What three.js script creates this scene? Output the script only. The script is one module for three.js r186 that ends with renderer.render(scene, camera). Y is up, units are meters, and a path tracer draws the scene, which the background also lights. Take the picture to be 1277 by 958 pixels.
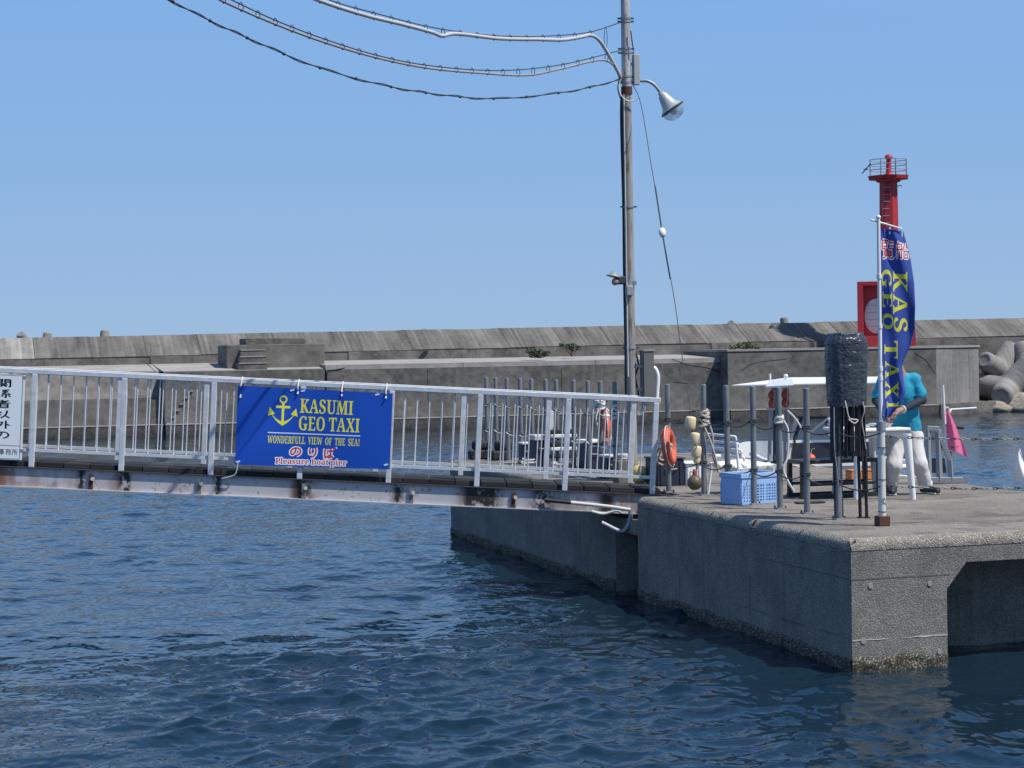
import * as THREE from 'three';
import { mergeGeometries, mergeVertices, toCreasedNormals } from 'three/addons/utils/BufferGeometryUtils.js';
import { RoundedBoxGeometry } from 'three/addons/geometries/RoundedBoxGeometry.js';

// ---------------------------------------------------------------- camera, sky, sun, exposure
const W0 = 1277, H0 = 958, FOCAL = 2400, EYE = 2.73, DECK = 1.10;
const scene = new THREE.Scene();
const camera = new THREE.PerspectiveCamera(2 * Math.atan(H0 / 2 / FOCAL) * 180 / Math.PI, W0 / H0, 0.1, 9000);
const V = (x, y, z) => new THREE.Vector3(x, y, z);
const HEAD = 16.7 * Math.PI / 180, ROLL = 0.94 * Math.PI / 180, PITCH = Math.atan(44 / FOCAL);
const EYEP = V(0, EYE, 0);
const fwd = V(Math.sin(HEAD) * Math.cos(PITCH), -Math.sin(PITCH), -Math.cos(HEAD) * Math.cos(PITCH));
const right0 = V(Math.cos(HEAD), 0, Math.sin(HEAD)), up0 = right0.clone().cross(fwd);
const right = right0.clone().multiplyScalar(Math.cos(ROLL)).addScaledVector(up0, -Math.sin(ROLL));
const up = up0.clone().multiplyScalar(Math.cos(ROLL)).addScaledVector(right0, Math.sin(ROLL));
camera.position.copy(EYEP);
camera.quaternion.setFromRotationMatrix(new THREE.Matrix4().makeBasis(right, up, fwd.clone().negate()));
camera.updateMatrixWorld(true);
// a pixel of the photograph gives a direction; the plane it touches gives the distance
const ray = (px, py) => fwd.clone().multiplyScalar(FOCAL).addScaledVector(right, px - W0 / 2).addScaledVector(up, H0 / 2 - py);
function at(px, py, o) {
  const d = ray(px, py);
  const t = 'd' in o ? o.d / FOCAL : 'y' in o ? (o.y - EYE) / d.y : 'z' in o ? o.z / d.z : o.x / d.x;
  return EYEP.clone().addScaledVector(d, t);
}
const onDeck = (px, py) => at(px, py, { y: DECK });

const SUN = V(0.401, 0.839, 0.370).normalize();
const renderer = new THREE.WebGLRenderer({ antialias: true });
renderer.toneMapping = THREE.LinearToneMapping;
renderer.toneMappingExposure = 1.0;
renderer.shadowMap.enabled = true;

// ---------------------------------------------------------------- noise
let seedState = 12345;
const rnd = () => { seedState = (seedState + 0x6d2b79f5) | 0; let t = Math.imul(seedState ^ (seedState >>> 15), 1 | seedState); t = (t + Math.imul(t ^ (t >>> 7), 61 | t)) ^ t; return ((t ^ (t >>> 14)) >>> 0) / 4294967296; };
const rr = (a, b) => a + (b - a) * rnd();
const clamp = (x, a = 0, b = 1) => Math.min(b, Math.max(a, x));
const lerp = (a, b, t) => a + (b - a) * t;
const sst = (a, b, x) => { const t = clamp((x - a) / (b - a)); return t * t * (3 - 2 * t); };
function h2(x, y) { let h = Math.imul(x | 0, 374761393) + Math.imul(y | 0, 668265263); h = Math.imul(h ^ (h >>> 13), 1274126177); return ((h ^ (h >>> 16)) >>> 0) / 4294967296; }
function vn(x, y, per) {           // value noise, periodic when per is given
  const ix = Math.floor(x), iy = Math.floor(y), fx = x - ix, fy = y - iy;
  const w = per ? (a) => ((a % per) + per) % per : (a) => a;
  const x0 = w(ix), x1 = w(ix + 1), y0 = w(iy), y1 = w(iy + 1), u = fx * fx * (3 - 2 * fx), v = fy * fy * (3 - 2 * fy);
  return lerp(lerp(h2(x0, y0), h2(x1, y0), u), lerp(h2(x0, y1), h2(x1, y1), u), v);
}
function fbm(x, y, oct = 4, per = 0) { let s = 0, a = 0.5, n = 0; for (let i = 0; i < oct; i++) { s += a * vn(x + i * 17.3 * (per ? 0 : 1), y + i * 9.1 * (per ? 0 : 1), per); n += a; x *= 2; y *= 2; per *= 2; a *= 0.5; } return s / n; }
const enc = (c) => Math.round(255 * (c <= 0.0031308 ? 12.92 * c : 1.055 * Math.pow(c, 1 / 2.4) - 0.055));
function tex(w, h, fn, { srgb = true, repeat } = {}) {      // fn(u, v) -> linear [r, g, b] or a grey number
  const d = new Uint8Array(w * h * 4);
  for (let j = 0; j < h; j++) for (let i = 0; i < w; i++) {
    let c = fn((i + 0.5) / w, (j + 0.5) / h); if (typeof c === 'number') c = [c, c, c];
    const o = (j * w + i) * 4;
    for (let k = 0; k < 3; k++) d[o + k] = srgb ? enc(clamp(c[k])) : Math.round(255 * clamp(c[k]));
    d[o + 3] = 255;
  }
  const t = new THREE.DataTexture(d, w, h); t.magFilter = THREE.LinearFilter; t.minFilter = THREE.LinearFilter; t.wrapS = t.wrapT = THREE.RepeatWrapping;
  if (srgb) t.colorSpace = THREE.SRGBColorSpace;
  if (repeat) t.repeat.set(...repeat);
  t.needsUpdate = true; return t;
}

// ---------------------------------------------------------------- sky
{
  const w = 1024, h = 512, d = new Float32Array(w * h * 4);
  const stops = [[0, 0.345, 0.510, 0.728], [0.05, 0.305, 0.482, 0.742], [0.1, 0.262, 0.456, 0.765], [0.18, 0.222, 0.430, 0.785], [0.4, 0.13, 0.30, 0.66], [1, 0.06, 0.165, 0.45]];
  for (let j = 0; j < h; j++) {
    const el = ((j + 0.5) / h - 0.5) * Math.PI, s = Math.max(0, Math.sin(el));
    let k = 0; while (k < stops.length - 2 && s > stops[k + 1][0]) k++;
    const t = clamp((s - stops[k][0]) / (stops[k + 1][0] - stops[k][0]));
    for (let i = 0; i < w; i++) {
      const az = ((i + 0.5) / w - 0.5) * 2 * Math.PI, dir = V(Math.cos(az) * Math.cos(el), Math.sin(el), Math.sin(az) * Math.cos(el));
      const cs = Math.max(0, dir.dot(SUN)), glow = 0.16 * Math.pow(cs, 6);
      let veil = 0;
      if (s > 0.02) { const q = 1 / (s + 0.12); veil = sst(0.5, 0.85, fbm(dir.x * q * 1.1 + 31.7, dir.z * q * 2.6 + 4.2, 5)) * 0.34 * sst(0.1, 0.24, s); }
      const o = (j * w + i) * 4;
      for (let c = 0; c < 3; c++) { let v = lerp(stops[k][1 + c], stops[k + 1][1 + c], t) + glow; v = lerp(v, [0.66, 0.74, 0.86][c], veil); d[o + c] = v; }
      d[o + 3] = 1;
    }
  }
  const t = new THREE.DataTexture(d, w, h, THREE.RGBAFormat, THREE.FloatType);
  t.mapping = THREE.EquirectangularReflectionMapping; t.magFilter = t.minFilter = THREE.LinearFilter; t.needsUpdate = true;
  scene.background = t; scene.environment = t;
}
const sun = new THREE.DirectionalLight(new THREE.Color().setRGB(1.0, 0.955, 0.88), 5.0);
sun.name = 'sun'; sun.position.set(14, 0, -30).addScaledVector(SUN, 120); sun.target.position.set(14, 0, -30);
sun.castShadow = true; sun.shadow.mapSize.set(4096, 4096);
Object.assign(sun.shadow.camera, { left: -60, right: 60, top: 60, bottom: -60, near: 1, far: 300 });
scene.add(sun, sun.target);

// ---------------------------------------------------------------- building helpers
const used = new Map();
function numbered(n) { const k = used.get(n) ?? 0; used.set(n, k + 1); return k ? n + '_' + String(k).padStart(3, '0') : n; }
function thing(name, label, category, base = V(0, 0, 0), group) {
  const g = new THREE.Group(); g.name = numbered(name); g.position.copy(base); g.userData = { label, category }; if (group) g.userData.group = group; scene.add(g); return g;
}
const shadowed = (m) => { m.castShadow = m.receiveShadow = true; return m; };
function worldOf(o) { const p = V(0, 0, 0); for (let q = o; q; q = q.parent) p.add(q.position); return p; }
function part(parent, name, geo, mat, label) {          // geo in world coordinates; groups are only moved, never turned
  const p = worldOf(parent); geo.translate(-p.x, -p.y, -p.z);
  const m = shadowed(new THREE.Mesh(geo, mat)); m.name = name; if (label) m.userData.label = label; parent.add(m); return m;
}
function solo(name, label, category, geo, mat, group) {  // a thing of one mesh, its origin at its base
  geo.computeBoundingBox(); const b = geo.boundingBox, c = V((b.min.x + b.max.x) / 2, b.min.y, (b.min.z + b.max.z) / 2);
  geo.translate(-c.x, -c.y, -c.z); const m = shadowed(new THREE.Mesh(geo, mat)); m.name = numbered(name); m.position.copy(c);
  m.userData = { label, category }; if (group) m.userData.group = group; scene.add(m); return m;
}
function structure(name, geo, mat) { const m = shadowed(new THREE.Mesh(geo, mat)); m.name = numbered(name); m.userData = { kind: 'structure' }; scene.add(m); return m; }
function uvBox(g) {                                       // uv in metres, taken from each face's main axis
  if (g.index) g = g.toNonIndexed();
  const p = g.attributes.position, n = p.count, uv = new Float32Array(n * 2), a = V(), b = V(), c = V();
  for (let i = 0; i < n; i += 3) {
    a.fromBufferAttribute(p, i); b.fromBufferAttribute(p, i + 1); c.fromBufferAttribute(p, i + 2);
    const nn = b.clone().sub(a).cross(c.clone().sub(a)), ax = Math.abs(nn.x), ay = Math.abs(nn.y), az = Math.abs(nn.z);
    for (let k = 0; k < 3; k++) { const q = [a, b, c][k]; const s = ay >= ax && ay >= az ? [q.x, q.z] : ax >= az ? [q.z, q.y] : [q.x, q.y]; uv[(i + k) * 2] = s[0]; uv[(i + k) * 2 + 1] = s[1]; }
  }
  g.setAttribute('uv', new THREE.BufferAttribute(uv, 2)); return g;
}
const merge = (list) => mergeGeometries(list.map((g) => { g = g.index ? g.toNonIndexed() : g; for (const k of Object.keys(g.attributes)) if (!['position', 'normal', 'uv'].includes(k)) g.deleteAttribute(k); return g; }), false);
function box(cx, cy, cz, w, h, d, bev = 0) { const g = bev ? new RoundedBoxGeometry(w, h, d, 2, Math.min(bev, w / 2.01, h / 2.01, d / 2.01)) : new THREE.BoxGeometry(w, h, d); g.translate(cx, cy, cz); return uvBox(g); }
const span = (x0, x1, y0, y1, z0, z1, bev = 0) => box((x0 + x1) / 2, (y0 + y1) / 2, (z0 + z1) / 2, Math.abs(x1 - x0), Math.abs(y1 - y0), Math.abs(z1 - z0), bev);
function bar(a, b, w, h = w, bev = 0, upv = V(0, 1, 0)) { // a square bar from a to b
  const L = a.distanceTo(b), z = b.clone().sub(a).normalize(); let u = upv.clone().addScaledVector(z, -upv.dot(z)); if (u.lengthSq() < 1e-6) u = V(0, 0, 1).addScaledVector(z, -z.z); u.normalize(); const x = u.clone().cross(z);
  const g = bev ? new RoundedBoxGeometry(w, h, L, 2, bev) : new THREE.BoxGeometry(w, h, L); g.applyMatrix4(new THREE.Matrix4().makeBasis(x, u, z).setPosition(a.clone().add(b).multiplyScalar(0.5))); return uvBox(g);
}
function rod(a, b, r0, r1 = r0, seg = 12, open = false) {
  const L = a.distanceTo(b), g = new THREE.CylinderGeometry(r1, r0, L, seg, 1, open); g.applyQuaternion(new THREE.Quaternion().setFromUnitVectors(V(0, 1, 0), b.clone().sub(a).normalize())); const m = a.clone().add(b).multiplyScalar(0.5); g.translate(m.x, m.y, m.z); return g;
}
function tube(pts, r, seg = pts.length * 6, rad = 6, closed = false) { return new THREE.TubeGeometry(new THREE.CatmullRomCurve3(pts, closed, 'centripetal'), seg, r, rad, closed); }
function lathe(prof, seg = 20) { return new THREE.LatheGeometry(prof.map(([r, y]) => new THREE.Vector2(r, y)), seg); }
function place(g, pos, dir, spin = 0) { if (spin) g.rotateY(spin); if (dir) g.applyQuaternion(new THREE.Quaternion().setFromUnitVectors(V(0, 1, 0), dir.clone().normalize())); g.translate(pos.x, pos.y, pos.z); return g; }
function quadPrism(poly, axis, a, b) {                    // extrude a polygon of (u, v) along world x ('x': u=z, v=y) or along z ('z': u=x, v=y) or y ('y': u=x, v=z)
  const s = new THREE.Shape(poly.map(([u, v]) => new THREE.Vector2(u, v))), g = new THREE.ExtrudeGeometry(s, { depth: Math.abs(b - a), bevelEnabled: false }), lo = Math.min(a, b);
  const m = new THREE.Matrix4();
  if (axis === 'z') m.set(1, 0, 0, 0, 0, 1, 0, 0, 0, 0, 1, lo, 0, 0, 0, 1);
  else if (axis === 'x') m.set(0, 0, 1, lo, 0, 1, 0, 0, 1, 0, 0, 0, 0, 0, 0, 1);
  else m.set(1, 0, 0, 0, 0, 0, 1, lo, 0, 1, 0, 0, 0, 0, 0, 1);
  g.applyMatrix4(m);
  if (m.determinant() < 0) { const p = g.attributes.position, t = g.index; if (!t) for (let i = 0; i < p.count; i += 3) for (const at of Object.values(g.attributes)) for (let c = 0; c < at.itemSize; c++) { const q = at.array[(i + 1) * at.itemSize + c]; at.array[(i + 1) * at.itemSize + c] = at.array[(i + 2) * at.itemSize + c]; at.array[(i + 2) * at.itemSize + c] = q; } g.computeVertexNormals(); }
  return uvBox(g);
}
function grid(nu, nv, fn, uvs) {                          // fn(i/nu, j/nv) -> Vector3
  const p = [], uv = [], ix = [];
  for (let j = 0; j <= nv; j++) for (let i = 0; i <= nu; i++) { const q = fn(i / nu, j / nv); p.push(q.x, q.y, q.z); const t = uvs ? uvs(i / nu, j / nv, q) : [i / nu, j / nv]; uv.push(t[0], t[1]); }
  for (let j = 0; j < nv; j++) for (let i = 0; i < nu; i++) { const a = j * (nu + 1) + i, b = a + 1, c = a + nu + 1, d = c + 1; ix.push(a, b, d, a, d, c); }
  const g = new THREE.BufferGeometry(); g.setAttribute('position', new THREE.Float32BufferAttribute(p, 3)); g.setAttribute('uv', new THREE.Float32BufferAttribute(uv, 2)); g.setIndex(ix); g.computeVertexNormals(); return g;
}
// a surface around a distance field (surface nets), for bodies, cloth covers and cast shapes
function sdfMesh(f, lo, hi, cell) {
  const n = [0, 1, 2].map((k) => Math.ceil((hi.getComponent(k) - lo.getComponent(k)) / cell) + 1), [nx, ny, nz] = n, val = new Float32Array(nx * ny * nz), id = (i, j, k) => (k * ny + j) * nx + i;
  for (let k = 0; k < nz; k++) for (let j = 0; j < ny; j++) for (let i = 0; i < nx; i++) val[id(i, j, k)] = f(lo.x + i * cell, lo.y + j * cell, lo.z + k * cell);
  const vid = new Int32Array(nx * ny * nz).fill(-1), pos = [], ix = [];
  for (let k = 0; k < nz - 1; k++) for (let j = 0; j < ny - 1; j++) for (let i = 0; i < nx - 1; i++) {
    let cnt = 0, sx = 0, sy = 0, sz = 0, neg = 0; const v = [];
    for (let c = 0; c < 8; c++) { v[c] = val[id(i + (c & 1), j + ((c >> 1) & 1), k + (c >> 2))]; if (v[c] < 0) neg++; }
    if (!neg || neg === 8) continue;
    for (const [a, b] of EDGES) if ((v[a] < 0) !== (v[b] < 0)) { const t = v[a] / (v[a] - v[b]); sx += lerp(a & 1, b & 1, t); sy += lerp((a >> 1) & 1, (b >> 1) & 1, t); sz += lerp(a >> 2, b >> 2, t); cnt++; }
    vid[id(i, j, k)] = pos.length / 3; pos.push(lo.x + (i + sx / cnt) * cell, lo.y + (j + sy / cnt) * cell, lo.z + (k + sz / cnt) * cell);
  }
  const quad = (a, b, c, d, flip) => { if (a < 0 || b < 0 || c < 0 || d < 0) return; flip ? ix.push(a, d, c, a, c, b) : ix.push(a, b, c, a, c, d); };
  for (let k = 1; k < nz - 1; k++) for (let j = 1; j < ny - 1; j++) for (let i = 1; i < nx - 1; i++) {
    const s = val[id(i, j, k)] < 0;
    if (s !== (val[id(i + 1, j, k)] < 0)) quad(vid[id(i, j - 1, k - 1)], vid[id(i, j, k - 1)], vid[id(i, j, k)], vid[id(i, j - 1, k)], !s);
    if (s !== (val[id(i, j + 1, k)] < 0)) quad(vid[id(i - 1, j, k - 1)], vid[id(i - 1, j, k)], vid[id(i, j, k)], vid[id(i, j, k - 1)], !s);
    if (s !== (val[id(i, j, k + 1)] < 0)) quad(vid[id(i - 1, j - 1, k)], vid[id(i, j - 1, k)], vid[id(i, j, k)], vid[id(i - 1, j, k)], !s);
  }
  const g = new THREE.BufferGeometry(); g.setAttribute('position', new THREE.Float32BufferAttribute(pos, 3)); g.setAttribute('uv', new THREE.Float32BufferAttribute(new Float32Array(pos.length / 3 * 2).map((_, i) => pos[Math.floor(i / 2) * 3 + (i % 2)]), 2)); g.setIndex(ix); g.computeVertexNormals(); return g;
}
const EDGES = [[0, 1], [2, 3], [4, 5], [6, 7], [0, 2], [1, 3], [4, 6], [5, 7], [0, 4], [1, 5], [2, 6], [3, 7]];
function capsule(px, py, pz, a, b, ra, rb) { const bx = b.x - a.x, by = b.y - a.y, bz = b.z - a.z, qx = px - a.x, qy = py - a.y, qz = pz - a.z, t = clamp((qx * bx + qy * by + qz * bz) / (bx * bx + by * by + bz * bz + 1e-9)); return Math.hypot(qx - bx * t, qy - by * t, qz - bz * t) - lerp(ra, rb, t); }
const smin = (a, b, k) => { const h = clamp(0.5 + 0.5 * (b - a) / k); return lerp(b, a, h) - k * h * (1 - h); };
const ell = (x, y, z, c, r) => { const k0 = Math.hypot((x - c.x) / r.x, (y - c.y) / r.y, (z - c.z) / r.z), k1 = Math.hypot((x - c.x) / (r.x * r.x), (y - c.y) / (r.y * r.y), (z - c.z) / (r.z * r.z)); return k0 * (k0 - 1) / (k1 + 1e-9); };

// ---------------------------------------------------------------- materials
const C = (r, g, b) => new THREE.Color().setRGB(r, g, b);
const std = (r, g, b, rough = 0.7, o = {}) => new THREE.MeshStandardMaterial({ color: C(r, g, b), roughness: rough, ...o });
// concrete in tiles of a few metres: coarse patches, rain streaks, fine grain
function concreteTex(base, warm, { patch = 0.25, grain = 0.2, streak = 0, size = 512, seed = 0 }) {
  return tex(size, size, (u, v) => {
    const a = fbm(u * 6 + seed, v * 6, 4, 6), b = fbm(u * 48, v * 48 + seed, 2, 48), c = h2(Math.floor(u * size) + seed * 7, Math.floor(v * size)), s = streak ? 0.6 * fbm(u * 36 + seed, v * 1.5, 3, 36) + 0.4 * fbm(u * 9 + seed, v * 0.8, 2, 9) : 0.5;
    const m2 = fbm(u * 20 + seed, v * 28, 3, 20); const k = base * (1 + patch * (a - 0.5) * 2 + patch * (m2 - 0.5) * 1.2 + grain * (b - 0.5) + grain * (c - 0.5) + streak * (s - 0.5) * 2);
    return [k * (1 + warm), k, k * (1 - warm * 1.4)];
  });
}
const grainBump = tex(512, 512, (u, v) => 0.6 * fbm(u * 64, v * 64, 3, 64) + 0.4 * h2(Math.floor(u * 512), Math.floor(v * 512)), { srgb: false });
const withScale = (t, m) => { const c = t.clone(); c.repeat.set(1 / m, 1 / m); c.needsUpdate = true; return c; };
const conc = (base, warm, tile, o = {}, rough = 0.95) => new THREE.MeshStandardMaterial({ map: withScale(concreteTex(base, warm, o), tile), bumpMap: withScale(grainBump, tile * 0.5), bumpScale: 0.006, roughness: rough });
const galv = new THREE.MeshStandardMaterial({ map: withScale(tex(256, 256, (u, v) => { const a = fbm(u * 8, v * 8, 4, 8), b = h2(Math.floor(u * 256), Math.floor(v * 256)); const k = 0.64 + 0.24 * (a - 0.5) + 0.05 * (b - 0.5); return [k * 0.97, k, k * 1.03]; }), 0.4), roughness: 0.5, metalness: 0.1 });
const postSteel = new THREE.MeshStandardMaterial({ map: withScale(tex(256, 256, (u, v) => { const a = fbm(u * 8, v * 3, 4, 8), k = 0.21 + 0.12 * (a - 0.5); return [k * 0.95, k, k * 1.04]; }), 0.4), roughness: 0.5, metalness: 0.3 });
const M = {
  white: std(0.78, 0.78, 0.76, 0.45), whiteDirty: std(0.6, 0.6, 0.57, 0.6), cream: std(0.7, 0.58, 0.35, 0.6), black: std(0.02, 0.02, 0.022, 0.5), rubber: std(0.022, 0.023, 0.026, 0.75),
  navy: std(0.015, 0.022, 0.045, 0.55), orange: std(0.72, 0.13, 0.05, 0.5), orangeFaded: std(0.62, 0.12, 0.06, 0.6), rope: std(0.42, 0.38, 0.33, 0.95), ropeWhite: std(0.62, 0.6, 0.56, 0.95), ropeDark: std(0.06, 0.06, 0.065, 0.9),
  red: std(0.44, 0.026, 0.036, 0.5), rust: std(0.09, 0.035, 0.025, 0.9), wire: std(0.03, 0.03, 0.033, 0.6), pink: new THREE.MeshPhysicalMaterial({ color: C(0.95, 0.19, 0.36), roughness: 0.85, transmission: 0.4, thickness: 0, side: THREE.DoubleSide }), yellowBuoy: std(0.68, 0.55, 0.22, 0.5), maroon: std(0.3, 0.05, 0.04, 0.6),
  skin: std(0.36, 0.19, 0.13, 0.6), glass: new THREE.MeshPhysicalMaterial({ color: C(0.85, 0.9, 0.92), transmission: 1, thickness: 0, roughness: 0.05, ior: 1.5 }), clothWhite: std(0.8, 0.8, 0.8, 0.85, { side: THREE.DoubleSide }),
  greySteel: std(0.3, 0.32, 0.34, 0.5, { metalness: 0.3 }), darkSteel: std(0.07, 0.075, 0.085, 0.5, { metalness: 0.3 }), brownBall: std(0.11, 0.085, 0.05, 0.5),
};

// ---------------------------------------------------------------- water
{
  const waves = [];
  for (let i = 0; i < 64; i++) {
    const lam = 0.16 * Math.pow(3.4 / 0.16, (i + rnd()) / 64), k = 2 * Math.PI / lam, ang = -1.9 + (rnd() + rnd() + rnd() - 1.5) * 1.35;
    const slope = 0.019 * (lam < 0.5 ? 1.75 : lam < 1.0 ? 1.2 : lam < 1.7 ? 0.6 : 0.25);
    waves.push([Math.cos(ang) * k, Math.sin(ang) * k, slope / k, rnd() * 6.283, lam, Math.cos(ang), Math.sin(ang)]);
  }
  const th = [], rs = [];
  for (let a = -180; a < -24; a += 4) th.push(a); for (let i = 0; i <= 640; i++) th.push(-24 + 48 * i / 640); for (let a = 28; a <= 180; a += 4) th.push(a);
  for (const r of [0.05, 1, 2, 4, 6]) rs.push(r); for (let i = 0; i <= 820; i++) rs.push(8 * Math.pow(96 / 8, i / 820)); for (const r of [100, 110, 130, 160, 220, 320, 500, 900, 1800, 4000, 8000]) rs.push(r);
  const nt = th.length, nr = rs.length, pos = new Float32Array(nt * nr * 3), uv = new Float32Array(nt * nr * 2), ix = new Uint32Array((nt - 1) * (nr - 1) * 6);
  for (let j = 0; j < nr; j++) {
    const r = rs[j], cell = Math.max(j ? r - rs[j - 1] : 1, 0.001), far = 1 - sst(85, 105, r), near = sst(5, 8, r);
    for (let i = 0; i < nt; i++) {
      const a = HEAD + th[i] * Math.PI / 180, x0 = r * Math.sin(a), z0 = -r * Math.cos(a); let x = x0, z = z0, y = 0;
      if (far > 0 && near > 0) {
        const gust = (0.5 + 1.0 * sst(0.3, 0.7, fbm(x0 * 0.16 + 7, z0 * 0.1 + 3, 3))) * far * near, fine = gust * (0.35 + 1.0 * sst(0.35, 0.65, fbm(x0 * 0.35 + 50, z0 * 0.2 + 9, 3)));
        for (let q = 0; q < 64; q++) {
          const w = waves[q], keep = clamp((w[4] / cell - 2) / 2); if (keep <= 0) continue;
          const p = w[0] * x0 + w[1] * z0 + w[3], am = w[2] * keep * (w[4] < 0.5 ? fine : gust); y += am * Math.sin(p); const c = am * Math.cos(p) * 1.0; x += c * w[5]; z += c * w[6];
        }
      }
      const o = j * nt + i; pos[o * 3] = x; pos[o * 3 + 1] = y; pos[o * 3 + 2] = z; uv[o * 2] = x0; uv[o * 2 + 1] = z0;
    }
  }
  let n = 0;
  for (let j = 0; j < nr - 1; j++) for (let i = 0; i < nt - 1; i++) { const a = j * nt + i, b = a + 1, c = a + nt, d = c + 1; ix[n++] = a; ix[n++] = b; ix[n++] = d; ix[n++] = a; ix[n++] = d; ix[n++] = c; }
  const g = new THREE.BufferGeometry(); g.setAttribute('position', new THREE.BufferAttribute(pos, 3)); g.setAttribute('uv', new THREE.BufferAttribute(uv, 2)); g.setIndex(new THREE.BufferAttribute(ix, 1)); g.computeVertexNormals();
  const rip = []; for (let i = 0; i < 40; i++) { const m = Math.round(rr(-26, 26)), q = Math.round(rr(-26, 26)), k = Math.hypot(m, q); if (k < 5) continue; rip.push([m, q, rnd() * 6.283, 1 / k]); }
  const bump = withScale(tex(512, 512, (u, v) => { let s = 0; for (const [m, q, p, a] of rip) s += a * Math.sin(6.2831853 * (m * u + q * v) + p); return 0.5 + 0.22 * s; }, { srgb: false }), 2.3);
  structure('water', g, new THREE.MeshPhysicalMaterial({ color: C(0.006, 0.020, 0.034), roughness: 0.05, ior: 1.36, bumpMap: bump, bumpScale: 0.022 }));
}

// ---------------------------------------------------------------- breakwater across the harbour
const mWallDark = conc(0.138, 0.08, 5, { patch: 0.5, grain: 0.5, streak: 0.25, seed: 3 }), mWallMid = conc(0.14, 0.08, 5, { patch: 0.5, grain: 0.3, streak: 0.15, seed: 9 });
const mStreak = conc(0.22, 0.05, 3, { patch: 0.15, grain: 0.2, streak: 0.45, seed: 11 }), mShelf = conc(0.3, 0.06, 4, { patch: 0.18, grain: 0.2, seed: 15 }), mWet = conc(0.07, 0.06, 2, { patch: 0.5, grain: 0.8, seed: 21 });
const mPanel = [0.12, 0.125, 0.13, 0.138].map((b, i) => conc(b, 0.08, 3.2, { patch: 0.22, grain: 0.22, streak: 0.8, seed: 30 + i }));
const mPanelLight = [0.25, 0.29].map((b, i) => conc(b, 0.07, 3.2, { patch: 0.22, grain: 0.2, streak: 0.7, seed: 40 + i }));
const mSpeck = conc(0.36, 0.06, 2, { patch: 0.3, grain: 0.8, seed: 50 });
const ZP = -68.6, topY = (x) => 3.375 + 0.0065 * x, footY = (x) => 2.635 + 0.0069 * x, shelfBack = 2.42;
{
  const bw = thing('breakwater', 'long grey concrete breakwater with sloping parapet across the harbour', 'breakwater', V(20, 0, -70));
  // parapet: sloping panels with open joints on a solid core
  part(bw, 'parapet_core', quadPrism([[-71.3, -1], [-71.3, 3.36], [-70.1, 3.36], [-68.68, 2.56], [-68.68, -1]], 'x', -14, 70), mPanel[0]);
  let x = -14, k = 0;
  while (x < 70) {
    const w = [1.9, 1.9, 1.8, 2.1, 1.95][k % 5], x1 = x + w - 0.014, light = x < 3.2 || x > 37;
    const A = (xx, e) => [V(xx, footY(xx) + e, ZP), V(xx, topY(xx) + e, -70.0), V(xx, topY(xx) + e, -71.35)];
    const dy = rr(-0.012, 0.012), [a0, a1, a2] = A(x, dy), [b0, b1, b2] = A(x1, dy);
    const dn = V(0, -0.16, -0.08), q = [a0, b0, b1, a1, a2, b2];
    const P = [...q, a0.clone().add(dn), b0.clone().add(dn), b2.clone().add(V(0, -0.3, 0)), a2.clone().add(V(0, -0.3, 0)), a1.clone().add(V(0, -0.25, -0.1)), b1.clone().add(V(0, -0.25, -0.1))];
    const F = [[0, 1, 2, 3], [3, 2, 5, 4], [0, 6, 7, 1], [0, 3, 10, 6], [1, 7, 11, 2], [3, 4, 9, 10], [2, 11, 8, 5], [4, 5, 8, 9]], v = [];
    for (const f of F) for (const i of [0, 1, 2, 0, 2, 3]) v.push(P[f[i]].x, P[f[i]].y, P[f[i]].z);
    let g = new THREE.BufferGeometry(); g.setAttribute('position', new THREE.Float32BufferAttribute(v, 3)); g.computeVertexNormals(); g = uvBox(g);
    const u = g.attributes.uv; for (let i = 0; i < u.count; i++) u.setX(i, u.getX(i) + k * 0.73);
    part(bw, 'parapet_panel', g, light ? (x > 37 ? mPanel[2 + k % 2] : mPanelLight[k % 2]) : mPanel[(k * 7 + (k >> 2)) % 4]); x += w; k++;
  }
  // upright band under the panels, in lengths
  for (let i = 0, a = -14; a < 70; i++, a += 7.1) part(bw, 'band_wall', span(a, a + 7.06, a > 36 ? -1 : 2.2, Math.min(footY(a), footY(a + 7)) - 0.012, -69.2, ZP + 0.03), [mWallDark, mWallMid][i % 2]);
  for (const [px, py] of [[531, 438.5], [528.5, 441.8], [526, 445]]) { const p = at(px, py, { z: ZP + 0.03 }); part(bw, 'step_slot', box(p.x, p.y, p.z + 0.015, 0.17, 0.07, 0.05), M.black); }
  // shelf slabs
  const shelf = (a, b, zf, yf, name = 'shelf_slab') => part(bw, name, quadPrism([[-68.9, shelfBack], [zf, yf], [zf, yf - 0.16], [-68.9, yf - 0.16]], 'x', a, b), mShelf);
  const xA = at(205, 500, { z: -64.95 }).x, xB = at(405.5, 480, { z: -64.95 }).x, xC = at(908, 480, { z: -64.25 }).x, xD = at(1168, 480, { z: -64.25 }).x, xE = at(1221, 480, { z: -65.3 }).x;
  for (let a = -14; a < xA; a += 5.3) shelf(a, Math.min(a + 5.27, xA), -66.12, 2.17);
  shelf(xA, xB, -65.15, 2.16);
  for (let a = xB + 0.03, w; a < xC; a += w) { w = 4.9; shelf(a, Math.min(a + w - 0.02, xC + 0.5), -65.0, 2.275); }
  // wall sections, footing below each, tide zone
  part(bw, 'wall_section', quadPrism([[-69, -1], [-69, 2.02], [-66.2, 2.02], [-65.7, 1.27], [-65.32, 1.27], [-65.32, 1.22], [-65.2, 1.22], [-65.2, -1]], 'x', -14, xA), mWallMid);
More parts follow.
